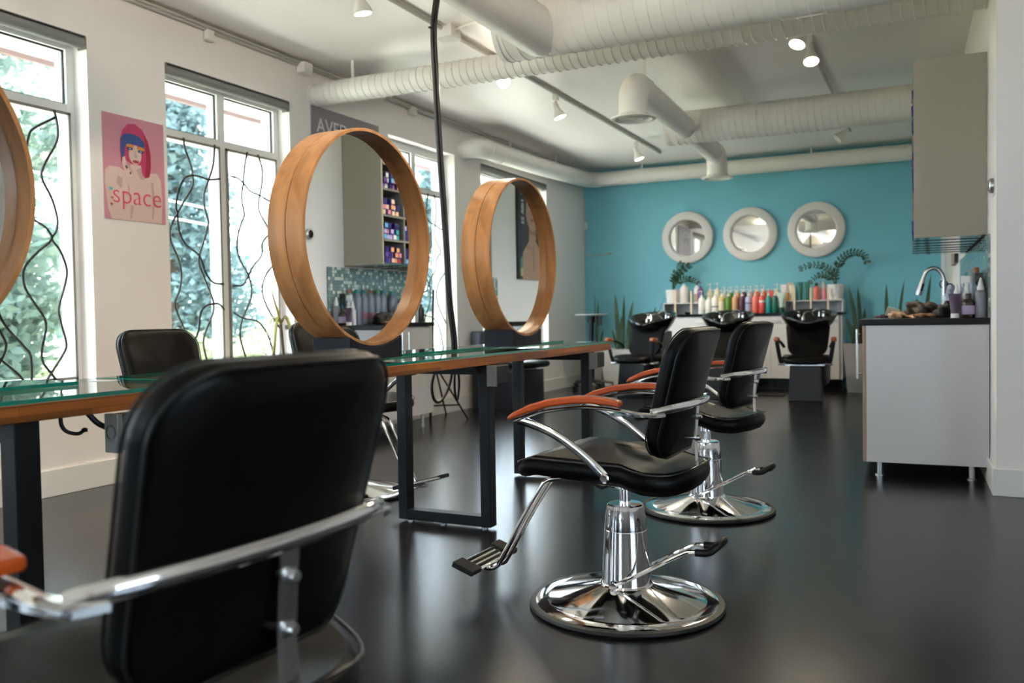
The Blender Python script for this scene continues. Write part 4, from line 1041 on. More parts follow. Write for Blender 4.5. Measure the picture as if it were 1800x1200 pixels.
CX0, CX1, CY0, CTZ = -3.19, -.985, 10.98, .915
t = thing('low_cabinet', 'long white cabinet along the teal wall behind the wash basins', 'cabinet', ((CX0+CX1)/2, CY0, 0))
xc = (CX0+CX1)/2; w = (CX1-CX0)/2
bm = NB(); box(bm, -w, w, .02, YT-CY0-.002, .14, CTZ-.001); build('carcass', bm, M_whitegloss, parent=t)
edges = [-w, -1.81-.79-xc+.0, -1.81-xc-.39, -1.81-xc, -1.81-xc+.41, w-.04]
edges = [-w, -2.62-xc, -2.215-xc, -1.81-xc, -1.40-xc, w-.035]
for i, (a, b) in enumerate(zip(edges, edges[1:])):
    bm = NB(); box(bm, a+.0015, b-.0015, 0, .018, .145, CTZ-.004); d = build('door', bm, M_whitegloss, parent=t, bevel=.001)
    bm = NB(); hx = (b-.07) if i % 2 == 0 else (a+.07)
    if i == 2: hx = b-.07
    if i == 3: hx = a+.07
    tube(bm, [(hx-.05, -.022, CTZ-.065), (hx+.05, -.022, CTZ-.065)], .004, 8)
    for s in (-.04, .04): tube(bm, [(hx+s, -.022, CTZ-.065), (hx+s, 0, CTZ-.065)], .003, 6)
    build('bar_handle', bm, M_chrome2, parent=d)
bm = NB(); box(bm, -w, w, .06, .08, 0, .14); build('plinth', bm, M_black, parent=t)
t = build('countertop', box(NB(), -w-.01, w+.01, 0, YT-CY0+.012, 0, .032), M_black, loc=(xc, CY0-.015, CTZ), bevel=.002); tag(t, 'thin black countertop on the white cabinet below the round mirrors', 'worktop')
KZ = CTZ+.0325
# open racks with pale dividers at both ends and a low step in the middle
def rack(x0, x1, divs, label, hole):
    t = thing('display_rack', label, 'rack', ((x0+x1)/2, 11.25, KZ), group='white display racks on the black countertop')
    c = (x0+x1)/2; a, b = x0-c, x1-c; z = 1.098-KZ
    bm = NB(); box(bm, a, b, -.13, .16, z-.012, z); box(bm, a, a+.012, -.13, .16, 0, z-.012); box(bm, b-.012, b, -.13, .16, 0, z-.012); box(bm, a+.012, b-.012, .15, .16, 0, z-.012); build('shelf_board', bm, M_melamine, parent=t)
    for d in divs:
        bm = NB(); box(bm, d-c-.011, d-c+.011, -.145, -.131, .0, .300); build('divider', bm, M_palewood, parent=t, bevel=.001)
rack(-3.20, -2.70, (-3.04, -2.83), 'white rack on the left of the countertop, carrying a white pot and large white bottle', 0)
rack(-1.66, -.985, (-1.547, -1.355, -1.155), 'white rack on the right of the countertop with pale wooden dividers', 0)
t = thing('display_step', 'low white step behind the front row of bottles', 'shelf', (-2.18, 11.25, KZ)); bm = NB(); box(bm, -.50, .50, -.06, .12, .0, .085); build('step_board', bm, M_melamine, parent=t)
# bottles, front row
cl = {'white': (.80, .79, .77), 'cream': (.72, .66, .50), 'yellow': (.55, .46, .20), 'green': (.10, .22, .03), 'tan': (.60, .34, .17), 'plum': (.08, .02, .05), 'lavender': (.40, .42, .58), 'coral': (.80, .20, .15), 'red': (.72, .09, .08), 'teal': (.02, .28, .26), 'dkteal': (.01, .14, .11), 'orange': (.80, .16, .05), 'purple': (.16, .07, .24), 'pinkgrey': (.50, .40, .44), 'beige': (.55, .48, .38), 'mint': (.45, .62, .58), 'amber': (.55, .28, .05), 'deepgreen': (.01, .10, .07)}
def P_(n): return pm(n+'_bottle', cl[n])
PB = pm('pump_white', (.82, .80, .78)); GF = 'salon bottles below the round mirrors'
front = [(-2.675, 'white', .30, .043, 'white pump bottle at the left end of the front row', None), (-2.590, 'white', .265, .040, 'shorter white pump bottle, second in the front row', None), (-2.505, 'white', .31, .043, 'white pump bottle with a black stripe in the front row', (PBK, .38, .44)),
 (-2.421, 'yellow', .305, .042, 'yellowish pump bottle in the front row', (pm('cream_label', (.72, .68, .50)), .2, .7)), (-2.338, 'green', .305, .041, 'green pump bottle in the front row', None), (-2.252, 'tan', .305, .041, 'tan pump bottle in the front row', None), (-2.168, 'plum', .305, .040, 'dark plum pump bottle in the front row', None),
 (-2.086, 'lavender', .305, .041, 'lavender pump bottle with a dark stripe in the front row', (PPU, .55, .6)), (-2.004, 'coral', .305, .040, 'coral pump bottle in the front row', None), (-1.922, 'red', .305, .040, 'red pump bottle with a white band in the front row', (PB, .6, .72)), (-1.842, 'teal', .30, .037, 'bright teal pump bottle in the front row', None), (-1.766, 'dkteal', .30, .037, 'dark green-teal pump bottle in the front row', None)]
for x, c, h, r, l, bd in front: bottle('pump_bottle', x, 11.04, KZ, r, h, P_(c), PB, l, kind='pump', band=bd, group=GF)
bottle('squeeze_tube', -1.69, 11.05, KZ, .036, .25, P_('mint'), P_('deepgreen'), 'pale tube on a dark green cap at the right end of the front row', kind='tube', cap_h=.07, group=GF)
back = [(-2.62, 'cream', .315, .040, 'cream pump bottle third from left in the back row'), (-2.525, 'cream', .32, .042, 'cream-white pump bottle fourth in the back row'), (-2.435, 'beige', .26, .038, 'beige pump bottle behind the yellowish one'), (-2.352, 'green', .26, .038, 'green pump bottle in the back row behind the other green one'), (-2.268, 'tan', .265, .038, 'peach-tan pump bottle in the back row'), (-2.187, 'plum', .265, .038, 'plum pump bottle in the back row'),
 (-2.102, 'pinkgrey', .265, .038, 'pinkish grey pump bottle in the back row'), (-2.022, 'orange', .27, .038, 'orange pump bottle in the back row behind the coral one'), (-1.942, 'orange', .27, .038, 'orange-red pump bottle in the back row behind the red one'), (-1.775, 'cream', .28, .036, 'cream pump bottle in the back row behind the green-teal one')]
for x, c, h, r, l in back: bottle('pump_bottle', x, 11.27, KZ+.0855 if h < .3 else KZ+.0855, r, h if h < .3 else h-.005, P_(c), PB, l, kind='pump', group=GF)
bottle('carton', -1.857, 11.27, KZ+.0855, .036, .20, P_('red'), PB, 'small red box in the back row between orange and cream bottles', cat='box', kind='box', group=GF)
RZ = 1.0985
bottle('pump_bottle', -2.955, 11.24, RZ, .058, .305, PB, PB, 'largest white pump bottle, on the left rack between the dividers', kind='pump', group=GF)
bottle('pump_bottle', -2.793, 11.27, RZ, .040, .29, P_('white'), PB, 'white pump bottle with an amber lower half on the left rack', kind='pump', band=(pm('amber_band', (.50, .32, .22)), .05, .55), group=GF)
bottle('pump_bottle', -2.722, 11.17, RZ, .040, .26, P_('purple'), P_('purple'), 'purple pump bottle at the right end of the left rack', kind='pump', group=GF)
bottle('squeeze_tube', -1.700, 11.30, KZ+.0855, .034, .27, P_('white'), P_('white'), 'white tube behind the front row, left of the beige packet', kind='tube', group=GF)
bottle('packet', -1.627, 11.33, RZ, .042, .225, P_('beige'), PB, 'flat beige packet at the left of the right rack', cat='box', kind='box', group=GF)
bottle('bottle', -1.640, 11.20, RZ, .020, .12, P_('amber'), PB, 'small amber bottle in front of the beige packet', cap_h=.02, group=GF)
bottle('squeeze_tube', -1.590, 11.24, RZ, .028, .19, P_('cream'), P_('cream'), 'cream tube beside the first pale divider on the right rack', kind='tube', group=GF)
bottle('squeeze_tube', -1.494, 11.24, RZ, .029, .225, P_('dkteal'), P_('dkteal'), 'left one of two dark green tubes on the right rack', kind='tube', group=GF)
bottle('squeeze_tube', -1.412, 11.24, RZ, .029, .225, P_('dkteal'), P_('dkteal'), 'right one of two dark green tubes on the right rack', kind='tube', group=GF)
bottle('bottle', -1.300, 11.22, RZ, .040, .21, P_('coral'), PBK, 'coral bottle with a black top on the right rack', cap_h=.035, group=GF)
bottle('pump_bottle', -1.225, 11.28, RZ, .036, .285, P_('white'), PB, 'white pump bottle behind the small pink one on the right rack', kind='pump', group=GF)
bottle('bottle', -1.205, 11.18, RZ, .026, .145, pm('rose_bottle', (.72, .20, .26)), P_('coral'), 'small pink bottle beside the last pale divider', cap_h=.02, group=GF)
t = thing('hair_tie_bowl', 'small dark bowl under the left rack', 'bowl', (-2.88, 11.16, KZ)); build('bowl_shell', lathe(NB(), [(0, 0), (.04, 0), (.055, .03), (.05, .03), (.036, .006), (0, .006)], 20), M_black, parent=t)

# potted zz plants in honeycomb pots
def honey_pot(t, r0, r1, h):
    bm = NB(); lathe(bm, [(0, 0), (r0, 0), (r1, h), (r1-.008, h), (r1-.012, h-.02), (0, h-.02)], 32)
    o = build('pot', bm, M_pot, parent=t)
    bm = NB()
    for sg in (1, -1):
        for k in range(9):
            pts = []
            for j in range(9):
                f = j/8; a = 2*PI*k/9+sg*f*1.3; r = r0+(r1-r0)*f+.0012; pts.append((r*math.cos(a), r*math.sin(a), h*(.04+.9*f)))
            tube(bm, pts, .0035, 4)
    build('relief_pattern', bm, M_pot, parent=o)
    bm = NB(); lathe(bm, [(0, h-.018), (r1-.012, h-.018)], 20); build('soil', bm, M_soil, parent=t)
def zz_stem(bm, bl, pts, r, nleaf, ls, start=.25):
    P = smooth_path(pts, 6); tube(bm, P, [r*(1-.6*i/(len(P)-1)) for i in range(len(P))], 6)
    m = len(P)
    for k in range(nleaf):
        f = start+(1-start)*k/(nleaf-1); i = min(m-2, int(f*(m-1))); p = P[i]; d = (P[i+1]-P[i]).normalized()
        sd = d.cross(Vector((.15, 1, .2))).normalized()
        for s in (-1, 1):
            dr = (sd*s*.9+d*.55+Vector((0, -.25*s, .05))).normalized(); L = ls*(1-.35*f)*random.uniform(.85, 1.1)
            wv = dr.cross(Vector((0, 1, .25))).normalized()*L*.2; nv = dr.cross(wv).normalized()*L*.04
            a = bl.verts.new(p); b = bl.verts.new(p+dr*L); m1 = bl.verts.new(p+dr*L*.5+wv+nv); m2 = bl.verts.new(p+dr*L*.5-wv+nv); m3 = bl.verts.new(p+dr*L*.5-nv); 
            q1 = bl.verts.new(p+dr*L*.8+wv*.6); q2 = bl.verts.new(p+dr*L*.8-wv*.6)
            bl.faces.new((a, m1, m3)); bl.faces.new((a, m3, m2)); bl.faces.new((m1, q1, b, m3)); bl.faces.new((m3, b, q2, m2))
def zz_plant(x, y, z, stems, r0, r1, h, label):
    t = thing('potted_zz_plant', label, 'potted plant', (x, y, z), group='zz plants in white honeycomb pots')
    honey_pot(t, r0, r1, h)
    for pts, n, ls in stems:
        bm, bl = NB(), NB(); zz_stem(bm, bl, pts, .009, n, ls); s = build('stem', bm, M_leaf, parent=t); build('leaflets', bl, M_leaf, parent=s)
zz_plant(-1.075, 11.22, RZ, [([(0, 0, .17), (.01, 0, .32), (.05, .0, .46), (.13, 0, .54), (.23, 0, .56), (.32, 0, .52), (.355, 0, .43)], 15, .085),
    ([(0, 0, .17), (-.01, .0, .28), (-.06, 0, .36), (-.17, .0, .42), (-.30, 0, .43), (-.43, 0, .385)], 14, .078), ([(0, 0, .17), (-.04, -.02, .25), (-.12, -.04, .30), (-.22, -.05, .29), (-.30, -.05, .21)], 11, .07), ([(0, 0, .17), (.0, .02, .3), (.02, .03, .40)], 5, .06)],
    .075, .098, .185, 'zz plant with long arching stems in a white honeycomb pot, on the right rack')
zz_plant(-3.10, 11.22, RZ, [([(0, 0, .16), (.0, 0, .27), (.03, 0, .38), (.09, 0, .47), (.13, 0, .53)], 10, .075), ([(0, 0, .16), (.02, 0, .28), (.06, -.02, .36), (.15, -.03, .42), (.25, -.03, .49)], 13, .078), ([(0, 0, .16), (.06, 0, .27), (.16, -.02, .31), (.26, -.02, .30), (.34, 0, .25)], 11, .075), ([(0, 0, .16), (.03, .02, .30), (.12, .03, .44), (.22, .02, .50)], 10, .07)],
    .075, .092, .175, 'smaller zz plant in a white honeycomb pot, on the left rack')

# snake plants in planters
def blade(bm, x, y, z, h, w, lean, face, curl=0.0):
    n = 9; prev = None
    for i in range(n):
        f = i/(n-1); wd_ = w*(.55+.9*f)*(1-f**3) if f < 1 else 0; c = Vector((x+lean[0]*f**1.7, y+lean[1]*f**1.7, z+h*f)); d = Vector((math.cos(face), math.sin(face), 0)); nn = Vector((-d.y, d.x, 0))*.006*(1-f)
        cur = [bm.verts.new(c-d*wd_), bm.verts.new(c+nn), bm.verts.new(c+d*wd_), bm.verts.new(c-nn)]
        if prev:
            for j in range(4): bm.faces.new((prev[j], prev[(j+1) % 4], cur[(j+1) % 4], cur[j]))
        prev = cur
def planter(name, x, y, wt, wb, h, m, leaves, label, deep=None):
    t = thing(name, label, 'potted plant', (x, y, 0), group='snake plants in tall planters')
    d = deep or wt
    bm = NB(); z = [(-wb, -wb*d/wt, 0), (wb, -wb*d/wt, 0), (wb, wb*d/wt, 0), (-wb, wb*d/wt, 0)]
    lv = [[bm.verts.new(p) for p in z]]
    for s, hh in ((1, h), (.93, h), (.92, h-.03)):
        lv.append([bm.verts.new((sx*wt*s, sy*d*s, hh)) for sx, sy in ((-1, -1), (1, -1), (1, 1), (-1, 1))])
    for a, b in zip(lv, lv[1:]):
        for j in range(4): bm.faces.new((a[j], a[(j+1) % 4], b[(j+1) % 4], b[j]))
    bm.faces.new(lv[0][::-1]); bm.faces.new(lv[-1]); build('planter_box', bm, m, parent=t, bevel=.004)
    bm = NB(); box(bm, -wt*.9, wt*.9, -d*.9, d*.9, h-.029, h-.02); build('soil', bm, M_soil, parent=t)
    for lf in leaves:
        bm = NB(); blade(bm, lf[0], lf[1], h-.03, lf[2], lf[3], lf[4], lf[5]); build('leaf', bm, M_leafsn, parent=t)
planter('snake_plant', -.80, 10.95, .16, .115, .575, M_planter, [(-.02, 0, .72, .030, (-.09, .0), .2), (.02, .02, .70, .028, (-.03, 0), .5), (-.06, -.03, .34, .030, (-.07, 0), .1), (.0, -.05, .28, .03, (-.10, 0), .3), (.05, .0, .45, .03, (.02, 0), .4), (-.02, .04, .22, .02, (-.08, .02), 0)], 'snake plant in a tall tapered grey planter right of the white cabinet')
planter('snake_plant', -.42, 11.0, .16, .12, .575, M_planter, [(-.08, 0, .73, .026, (.0, .0), .2), (-.05, .02, .45, .026, (.02, 0), .5), (.04, 0, .76, .020, (.07, 0), .2), (.02, .0, .66, .012, (.0, 0), 1.4)], 'snake plant with two thin upright leaves rising behind the right-hand counter')
planter('snake_plant', -.12, 11.0, .12, .10, .575, M_planter, [(-.03, 0, .56, .028, (-.03, 0), .2), (.02, .02, .82, .026, (.07, 0), .4)], 'snake plant showing behind the gooseneck faucet')
planter('snake_plant', -3.78, 11.15, .25, .19, .50, M_planterw, [(-.06, 0, .78, .034, (-.04, 0), .2), (.0, .03, .76, .022, (.02, 0), .6), (.06, 0, .68, .032, (.10, 0), .1), (.0, -.04, .48, .034, (.0, 0), .2), (-.09, .0, .30, .02, (-.06, 0), .2), (.10, 0, .34, .03, (.05, 0), .3)], 'snake plant in a wide white planter between the wheeled stand and the first basin')
planter('snake_plant', -4.16, 11.20, .10, .08, .50, M_planterw, [(.0, 0, .70, .022, (.02, 0), .2), (-.03, .02, .80, .010, (-.01, 0), .6), (.04, .0, .30, .02, (.05, 0), .3)], 'narrow snake plant in the corner behind the wheeled stand')
planter('snake_plant', -3.36, 10.98, .12, .10, .50, M_planterw, [(.0, 0, .60, .026, (.10, 0), .2), (.02, .0, .74, .006, (.22, 0), .2)], 'snake plant with a thin bent blade rising behind the left basin')

# wheeled stand
t = thing('wheeled_stand', 'black wheeled stand with a pale round tray top beside the teal corner', 'stand', (-3.98, 10.50, 0))
bm = NB()
lathe(bm, [(0, .11), (.035, .11), (.03, .15), (0, .15)], 16)
for k in range(5):
    a = 2*PI*k/5+.3; d = Vector((math.cos(a), math.sin(a), 0)); tube(bm, [d*.02+Vector((0, 0, .115)), d*.27+Vector((0, 0, .085))], [.024, .017], 8, flat=(.8, 1.2))
bs = build('star_base', bm, M_blackmetal, parent=t)
for k in range(5):
    a = 2*PI*k/5+.3; d = Vector((math.cos(a), math.sin(a), 0))*.265; bm = NB(); lathe(bm, [(0, -.018), (.024, -.018), (.028, -.012), (.028, .012), (.024, .018), (0, .018)], 16, c=(d.x, d.y, .028), axis='Y'); tube(bm, [(d.x, d.y, .03), (d.x, d.y, .09)], .008, 6); build('caster', bm, M_rubber, parent=bs)
bm = NB(); tube(bm, [(0, 0, .14), (0, 0, .86)], .034, 14); tube(bm, [(0, 0, .86), (0, 0, .945)], .05, 14); build('pole', bm, M_blackmetal, parent=t)
bm = NB(); lathe(bm, [(0, .945), (.18, .95), (.215, .965), (.215, .972), (.18, .962), (0, .96)], 30); build('tray_top', bm, mat('pale_grey_tray', (.60, .62, .62), .3), parent=t)
bm = NB()
for x in (.07, .13): box(bm, x-.015, x+.015, -.02, .02, .83, .945)
build('tool_holder', bm, M_black, parent=t, bevel=.004)

# ------------------------------------------------------------------ shampoo stations
def make_shampoo():
    t = thing('shampoo_station', 'tmp', 'shampoo station', (0, 0, 0))
    # origin on the floor under the seat's front; the sitter faces -Y
    bm = NB()
    a = [(-.17, -.0), (.17, -.0), (.17, .30), (-.17, .30)]; b = [(-.155, .04), (.155, .04), (.155, .30), (-.155, .30)]
    A = [bm.verts.new((x, y, .012)) for x, y in a]; B = [bm.verts.new((x, y, .385)) for x, y in b]
    bm.faces.new(A[::-1]); bm.faces.new(B)
    for j in range(4): bm.faces.new((A[j], A[(j+1) % 4], B[(j+1) % 4], B[j]))
    box(bm, -.17, .17, -.002, .30, 0, .0115); build('pedestal', bm, M_black, parent=t, bevel=.003)
    bm = NB(); box(bm, .05, .21, .30, .95, .16, .385); box(bm, -.10, .10, .62, .95, 0, .75); build('rear_column', bm, mat('dark_grey_column', (.03, .03, .033), .5), parent=t, bevel=.01)
    bm = NB(); box(bm, -.20, .20, .0, .34, .385, .40); tube(bm, [(-.275, .06, .396), (.275, .06, .396)], .011, 8); build('seat_rail', bm, M_chrome2, parent=t)
    out = rrect(.50, .50, (.12, .12, .16, .16), 7)
    def fs(u, v, h): return (u, .20+v, .445+h+.022*max(0, -(v-.0)/.25)**2*-1+.0*u+.012*(abs(u)/.25)**2)
    s = build('seat', cushion(NB(), out, fs, .062, .085, 5), M_leather, parent=t)
    ol = [(u*(1+.08*(v/.18)), v) for u, v in rrect(.44, .37, (.06, .06, .10, .10), 7)]
    def fbk(u, v, h): f = (v+.185)/.37; return (u, .375+.14*f-.25*u*u*1.3-h, .47+.185+v)
    bk = build('backrest', cushion(NB(), ol, fbk, .05, .075, 5), M_leather, parent=t)
    for s in (-1, 1):
        bm = NB(); tube(bm, smooth_path([(s*.235, .06, .396), (s*.255, .05, .45), (s*.285, .02, .635)], 3), .010, 4, flat=(.7, 2.2), up=(0, 1, 0))
        tube(bm, smooth_path([(s*.285, .02, .637), (s*.28, .14, .645), (s*.265, .26, .62), (s*.24, .33, .57)], 4), .012, 6, flat=(1.0, 1.6), up=(0, 0, 1)); ar = build('arm_frame', bm, M_blackmetal, parent=t)
        bm = NB(); rbox(bm, s*.288, .045, .662, .055, .13, .05, (-.10, 0, 0)); build('armrest', bm, mat('brown_orange_armrest', (.36, .09, .025), .35), parent=ar, bevel=.014)
    # basin: wide glossy black bowl tilted to the sitter, with a neck rest
    bm = NB(); n = 56
    prof_o = [(.10, .68), (.14, .71), (.20, .765), (.26, .84), (.295, .905), (.302, .925), (.297, .936), (.283, .935), (.262, .915), (.225, .855), (.16, .80), (.06, .775), (0, .77)]
    prof_o = [(0, .675)]+prof_o
    lathe(bm, prof_o, n, c=(0, 0, 0))
    for v in bm.verts:
        p = v.co; r = math.hypot(p.x, p.y)
        ang = math.atan2(p.x, -p.y)
        dip = math.exp(-(ang/.38)**2)
        if p.z > .80: p.z -= dip*.04*min(1, (p.z-.80)/.10)
        p.y = p.y*.92+.60
        p.z += (p.y-.60)*.20*max(0, min(1, (p.z-.70)/.15))
    bs = build('basin', bm, M_blackgloss, parent=t, smooth=60)
    bm = NB(); 
    for x in (-.12, .15):
        lathe(bm, [(0, 0), (.02, 0), (.018, .03), (.022, .035), (.022, .06), (0, .064)], 16, c=(x, .75, .90))
    tube(bm, smooth_path([(.10, .77, .90), (.10, .77, .97), (.07, .73, .985), (.03, .68, .955)], 4), .010, 10)
    tube(bm, [(-.12, .75, .95), (-.15, .70, .972)], .006, 8); build('tap_fittings', bm, M_chrome, parent=bs)
    bm = NB(); tube(bm, smooth_path([(.05, .78, .90), (.0, .74, .955), (-.05, .66, .94), (-.06, .60, .89)], 4), .008, 8); lathe(bm, [(0, 0), (.022, 0), (.018, .03), (.01, .05), (0, .05)], 14, c=(-.06, .59, .86)); build('hand_shower', bm, M_chrome2, parent=bs)
    return t
sh = make_shampoo()
def put(o, x, y, deg, label):
    o.location = (x, y, 0); o.rotation_euler = (0, 0, math.radians(deg)); o['label'] = label; o['group'] = 'backwash chairs with black basins'
s2, s3 = copy_tree(sh), copy_tree(sh)
put(sh, -1.235, 9.60, 3, 'backwash chair with a black basin, the rightmost one, facing the room')
put(s2, -2.15, 9.62, 2, 'middle backwash basin, its chair mostly hidden by the styling chairs')
put(s3, -3.14, 9.50, -9, 'leftmost backwash chair with a black basin, turned towards the tables')
t = thing('floor_grate', 'brown rubber mat on the dark floor in front of the basins', 'mat', (-1.72, 10.25, 0)); bm = NB(); box(bm, -.20, .17, -.12, .12, 0.0005, .012); build('mat_sheet', bm, M_asphalt, parent=t, bevel=.003)

# ================================================================== posters
def sheet(name, y0, y1, z0, z1, x, thick, m, label, flip=1):
    """flat print on a wall; own frame: +Y right as seen from the room's far side for the left wall"""
    t = thing(name, label, 'poster', (x, (y0+y1)/2, (z0+z1)/2))
    bm = NB(); a, b = (y1-y0)/2, (z1-z0)/2
    box(bm, 0, thick*flip, -a, a, -b, b); build('board', bm, m, parent=t)
    return t, a, b
def art(parent, items, sx, xo, dirn, name='printed_picture'):
    """items: (material, [(u,v)...]); u right, v up, in metres about the centre; each a hair above the one before"""
    bm = NB(); mats = []
    for i, (m, pts) in enumerate(items):
        if m not in mats: mats.append(m)
        x = xo+dirn*(.0004+.00016*i)
        f = bm.faces.new([bm.verts.new((x, sx*u, v)) for u, v in pts]); f.material_index = mats.index(m)
    return build(name, bm, mats, parent=parent)
def ell(cx, cy, rx, ry, n=24, a0=0, a1=360, rot=0):
    out = []
    c, s = math.cos(rot), math.sin(rot)
    for j in range(n+(0 if a1-a0 == 360 else 1)):
        a = math.radians(a0+(a1-a0)*j/n); x, y = rx*math.cos(a), ry*math.sin(a); out.append((cx+x*c-y*s, cy+x*s+y*c))
    return out
def ink(n, c, r=.4): return mat('print_'+n, c, r)
# pink hair poster; u runs with +Y
t, a, b = sheet('hair_poster', 3.572, 4.028, 1.582, 2.212, XL+.0005, .006, M_plastic, 'pink poster of a woman with a red and blue bob, lettered space')
pk, sk, sk2, rd, mg, bl_, dk, lip = ink('pink', (.62, .26, .33)), ink('skin', (.72, .52, .47)), ink('skin_tone', (.55, .36, .33)), ink('crimson_hair', (.36, .015, .05)), ink('magenta_hair', (.55, .04, .14)), ink('blue_fringe', (.035, .08, .30)), ink('dark_line', (.05, .02, .03)), ink('lips', (.50, .08, .09))
W, H = a, b
def q(x, y): return ((x-.5)*2*W, (y-.5)*2*H)
def qq(L): return [q(*p) for p in L]
items = [(pk, qq([(0, 0), (1, 0), (1, 1), (0, 1)])),
 (sk, qq([(.06, .10), (.02, .35), (.03, .46), (.10, .50), (.25, .50), (.38, .46), (.44, .44), (.60, .43), (.72, .48), (.86, .50), (.93, .44), (.95, .25), (.93, 0), (.12, 0)])),
 (sk2, qq([(.40, .42), (.43, .30), (.46, .12), (.43, .02), (.40, .02), (.42, .15), (.38, .32)])), (sk2, qq([(.76, .40), (.78, .2), (.76, .04), (.79, .04), (.82, .22), (.80, .40)])), (sk2, qq([(.22, .42), (.30, .40), (.28, .30), (.20, .34)])),
 (mg, [q(.5+.0*u, 0)[:1][0:1] and p for p in qq([(.28, .60), (.27, .75), (.31, .86), (.40, .93), (.52, .945), (.64, .90), (.73, .80), (.77, .68), (.77, .55), (.74, .45), (.66, .43), (.60, .50)]) for u in (1,)]),
 (rd, qq([(.66, .86), (.73, .78), (.765, .66), (.765, .54), (.735, .455), (.665, .435), (.69, .60), (.68, .75)])),
 (rd, qq([(.27, .70), (.28, .56), (.31, .52), (.34, .55), (.34, .74)])),
 (sk, ell(*q(.51, .645), .165*W*2*.5*2*.62, .150*H*2*.62*1.0, 28)),
 (sk, qq([(.43, .55), (.60, .55), (.62, .44), (.66, .40), (.40, .38), (.42, .46)])),
 (sk2, qq([(.60, .53), (.62, .45), (.66, .41), (.58, .42), (.52, .50)])),
 (bl_, qq([(.28, .78), (.29, .66), (.33, .70), (.40, .735), (.52, .745), (.62, .73), (.66, .70), (.67, .78), (.58, .83), (.45, .845), (.34, .83)])),
 (bl_, qq([(.275, .72), (.29, .60), (.335, .62), (.35, .735)])),
 (ink('eye_orange', (.70, .28, .05)), ell(*q(.43, .722), .030, .012)), (ink('eye_orange', (.7, .28, .05)), ell(*q(.60, .712), .030, .012)),
 (dk, ell(*q(.425, .697), .022, .009)), (dk, ell(*q(.60, .685), .022, .009)), (ink('eye_blue', (.25, .35, .6)), ell(*q(.425, .697), .010, .006)), (ink('eye_blue', (.25, .35, .6)), ell(*q(.60, .685), .010, .006)),
 (sk2, qq([(.505, .69), (.49, .63), (.50, .615), (.535, .615), (.54, .63), (.525, .65)])),
 (lip, ell(*q(.515, .578), .026, .010)), (dk, ell(*q(.515, .578), .017, .0025)),
 (sk, qq([(.30, .60), (.34, .615), (.36, .56), (.42, .52), (.47, .47), (.47, .40), (.50, .30), (.48, .16), (.38, .14), (.40, .30), (.36, .42), (.31, .50), (.29, .55)])),
 (sk2, qq([(.36, .56), (.42, .52), (.47, .47), (.455, .455), (.40, .50), (.35, .54)])), (dk, ell(*q(.36, .512), .007, .012, rot=.5)), (dk, ell(*q(.42, .46), .006, .008)),
 (sk, qq([(.08, .28), (.16, .31), (.24, .29), (.30, .22), (.28, .12), (.20, .08), (.10, .14)])), (ink('teal_nail', (.08, .42, .50)), ell(*q(.105, .285), .014, .010)), (lip, ell(*q(.12, .20), .01, .006)), (lip, ell(*q(.11, .14), .01, .007))]
# clean the comprehension above into plain points
items = [(m, [p for p in pts]) for m, pts in items]
art(t, items, 1, .006, 1)
letter = ink('letter_pink', (.75, .06, .16))
mw = Matrix(((0, 0, 1, .0115), (1, 0, 0, -.175), (0, 1, 0, -.215), (0, 0, 0, 1)))
text_mesh('lettering', 'space', letter, .168, t, mw, .0003, -.0022)

# purple-grey poster high up between the windows
t, a, b = sheet('brand_poster', 5.50, 6.42, 1.30, 2.655, XL+.0005, .01, ink('purple_grey', (.26, .22, .25)), 'purple-grey poster with large white letters, mostly behind the round mirror')
W, H = a, b
hair, brn = ink('topknot_black', (.02, .018, .018)), ink('brown_skin', (.30, .17, .11))
art(t, [(hair, ell(*q(.40, .80), .17, .13)), (hair, qq([(.27, .86), (.30, .905), (.36, .90), (.40, .935), (.47, .925), (.50, .89), (.56, .86), (.5, .8), (.3, .8)])), (brn, ell(*q(.42, .62), .17, .26)), (brn, qq([(.34, .45), (.52, .45), (.56, .30), (.88, .22), (.92, 0), (.08, 0), (.10, .2), (.32, .3)])), (ink('lips', (.5, .08, .09)), ell(*q(.43, .53), .035, .012)), (hair, ell(*q(.35, .66), .03, .008)), (hair, ell(*q(.50, .66), .03, .008))], 1, .010, 1)
mw = Matrix(((0, 0, 1, .0135), (1, 0, 0, -.405), (0, 1, 0, .475), (0, 0, 0, 1)))
text_mesh('lettering', 'AVEDA', ink('letter_white', (.72, .70, .72)), .165, t, mw, .0004, .0015)

# tall dark poster on the right wall, read in the further mirror
py0, py1 = 8.60-YW, 9.27-YW
t = rthing('tall_poster', 'tall dark poster of a long-haired woman on the right wall, seen in the further mirror', 'poster', .0005, (py0+py1)/2, 1.91)
W, H = (py1-py0)/2, .54
bm = NB()
for j in range(8):
    pass
box(bm, -.030, 0, -W, W, -H, H); build('board', bm, ink('charcoal', (.022, .023, .025)), parent=t)
skn, skd, hr, drk = ink('tan_skin', (.52, .30, .20)), ink('tan_shadow', (.36, .19, .13)), ink('black_hair', (.03, .022, .02)), ink('dark_line', (.05, .02, .03))
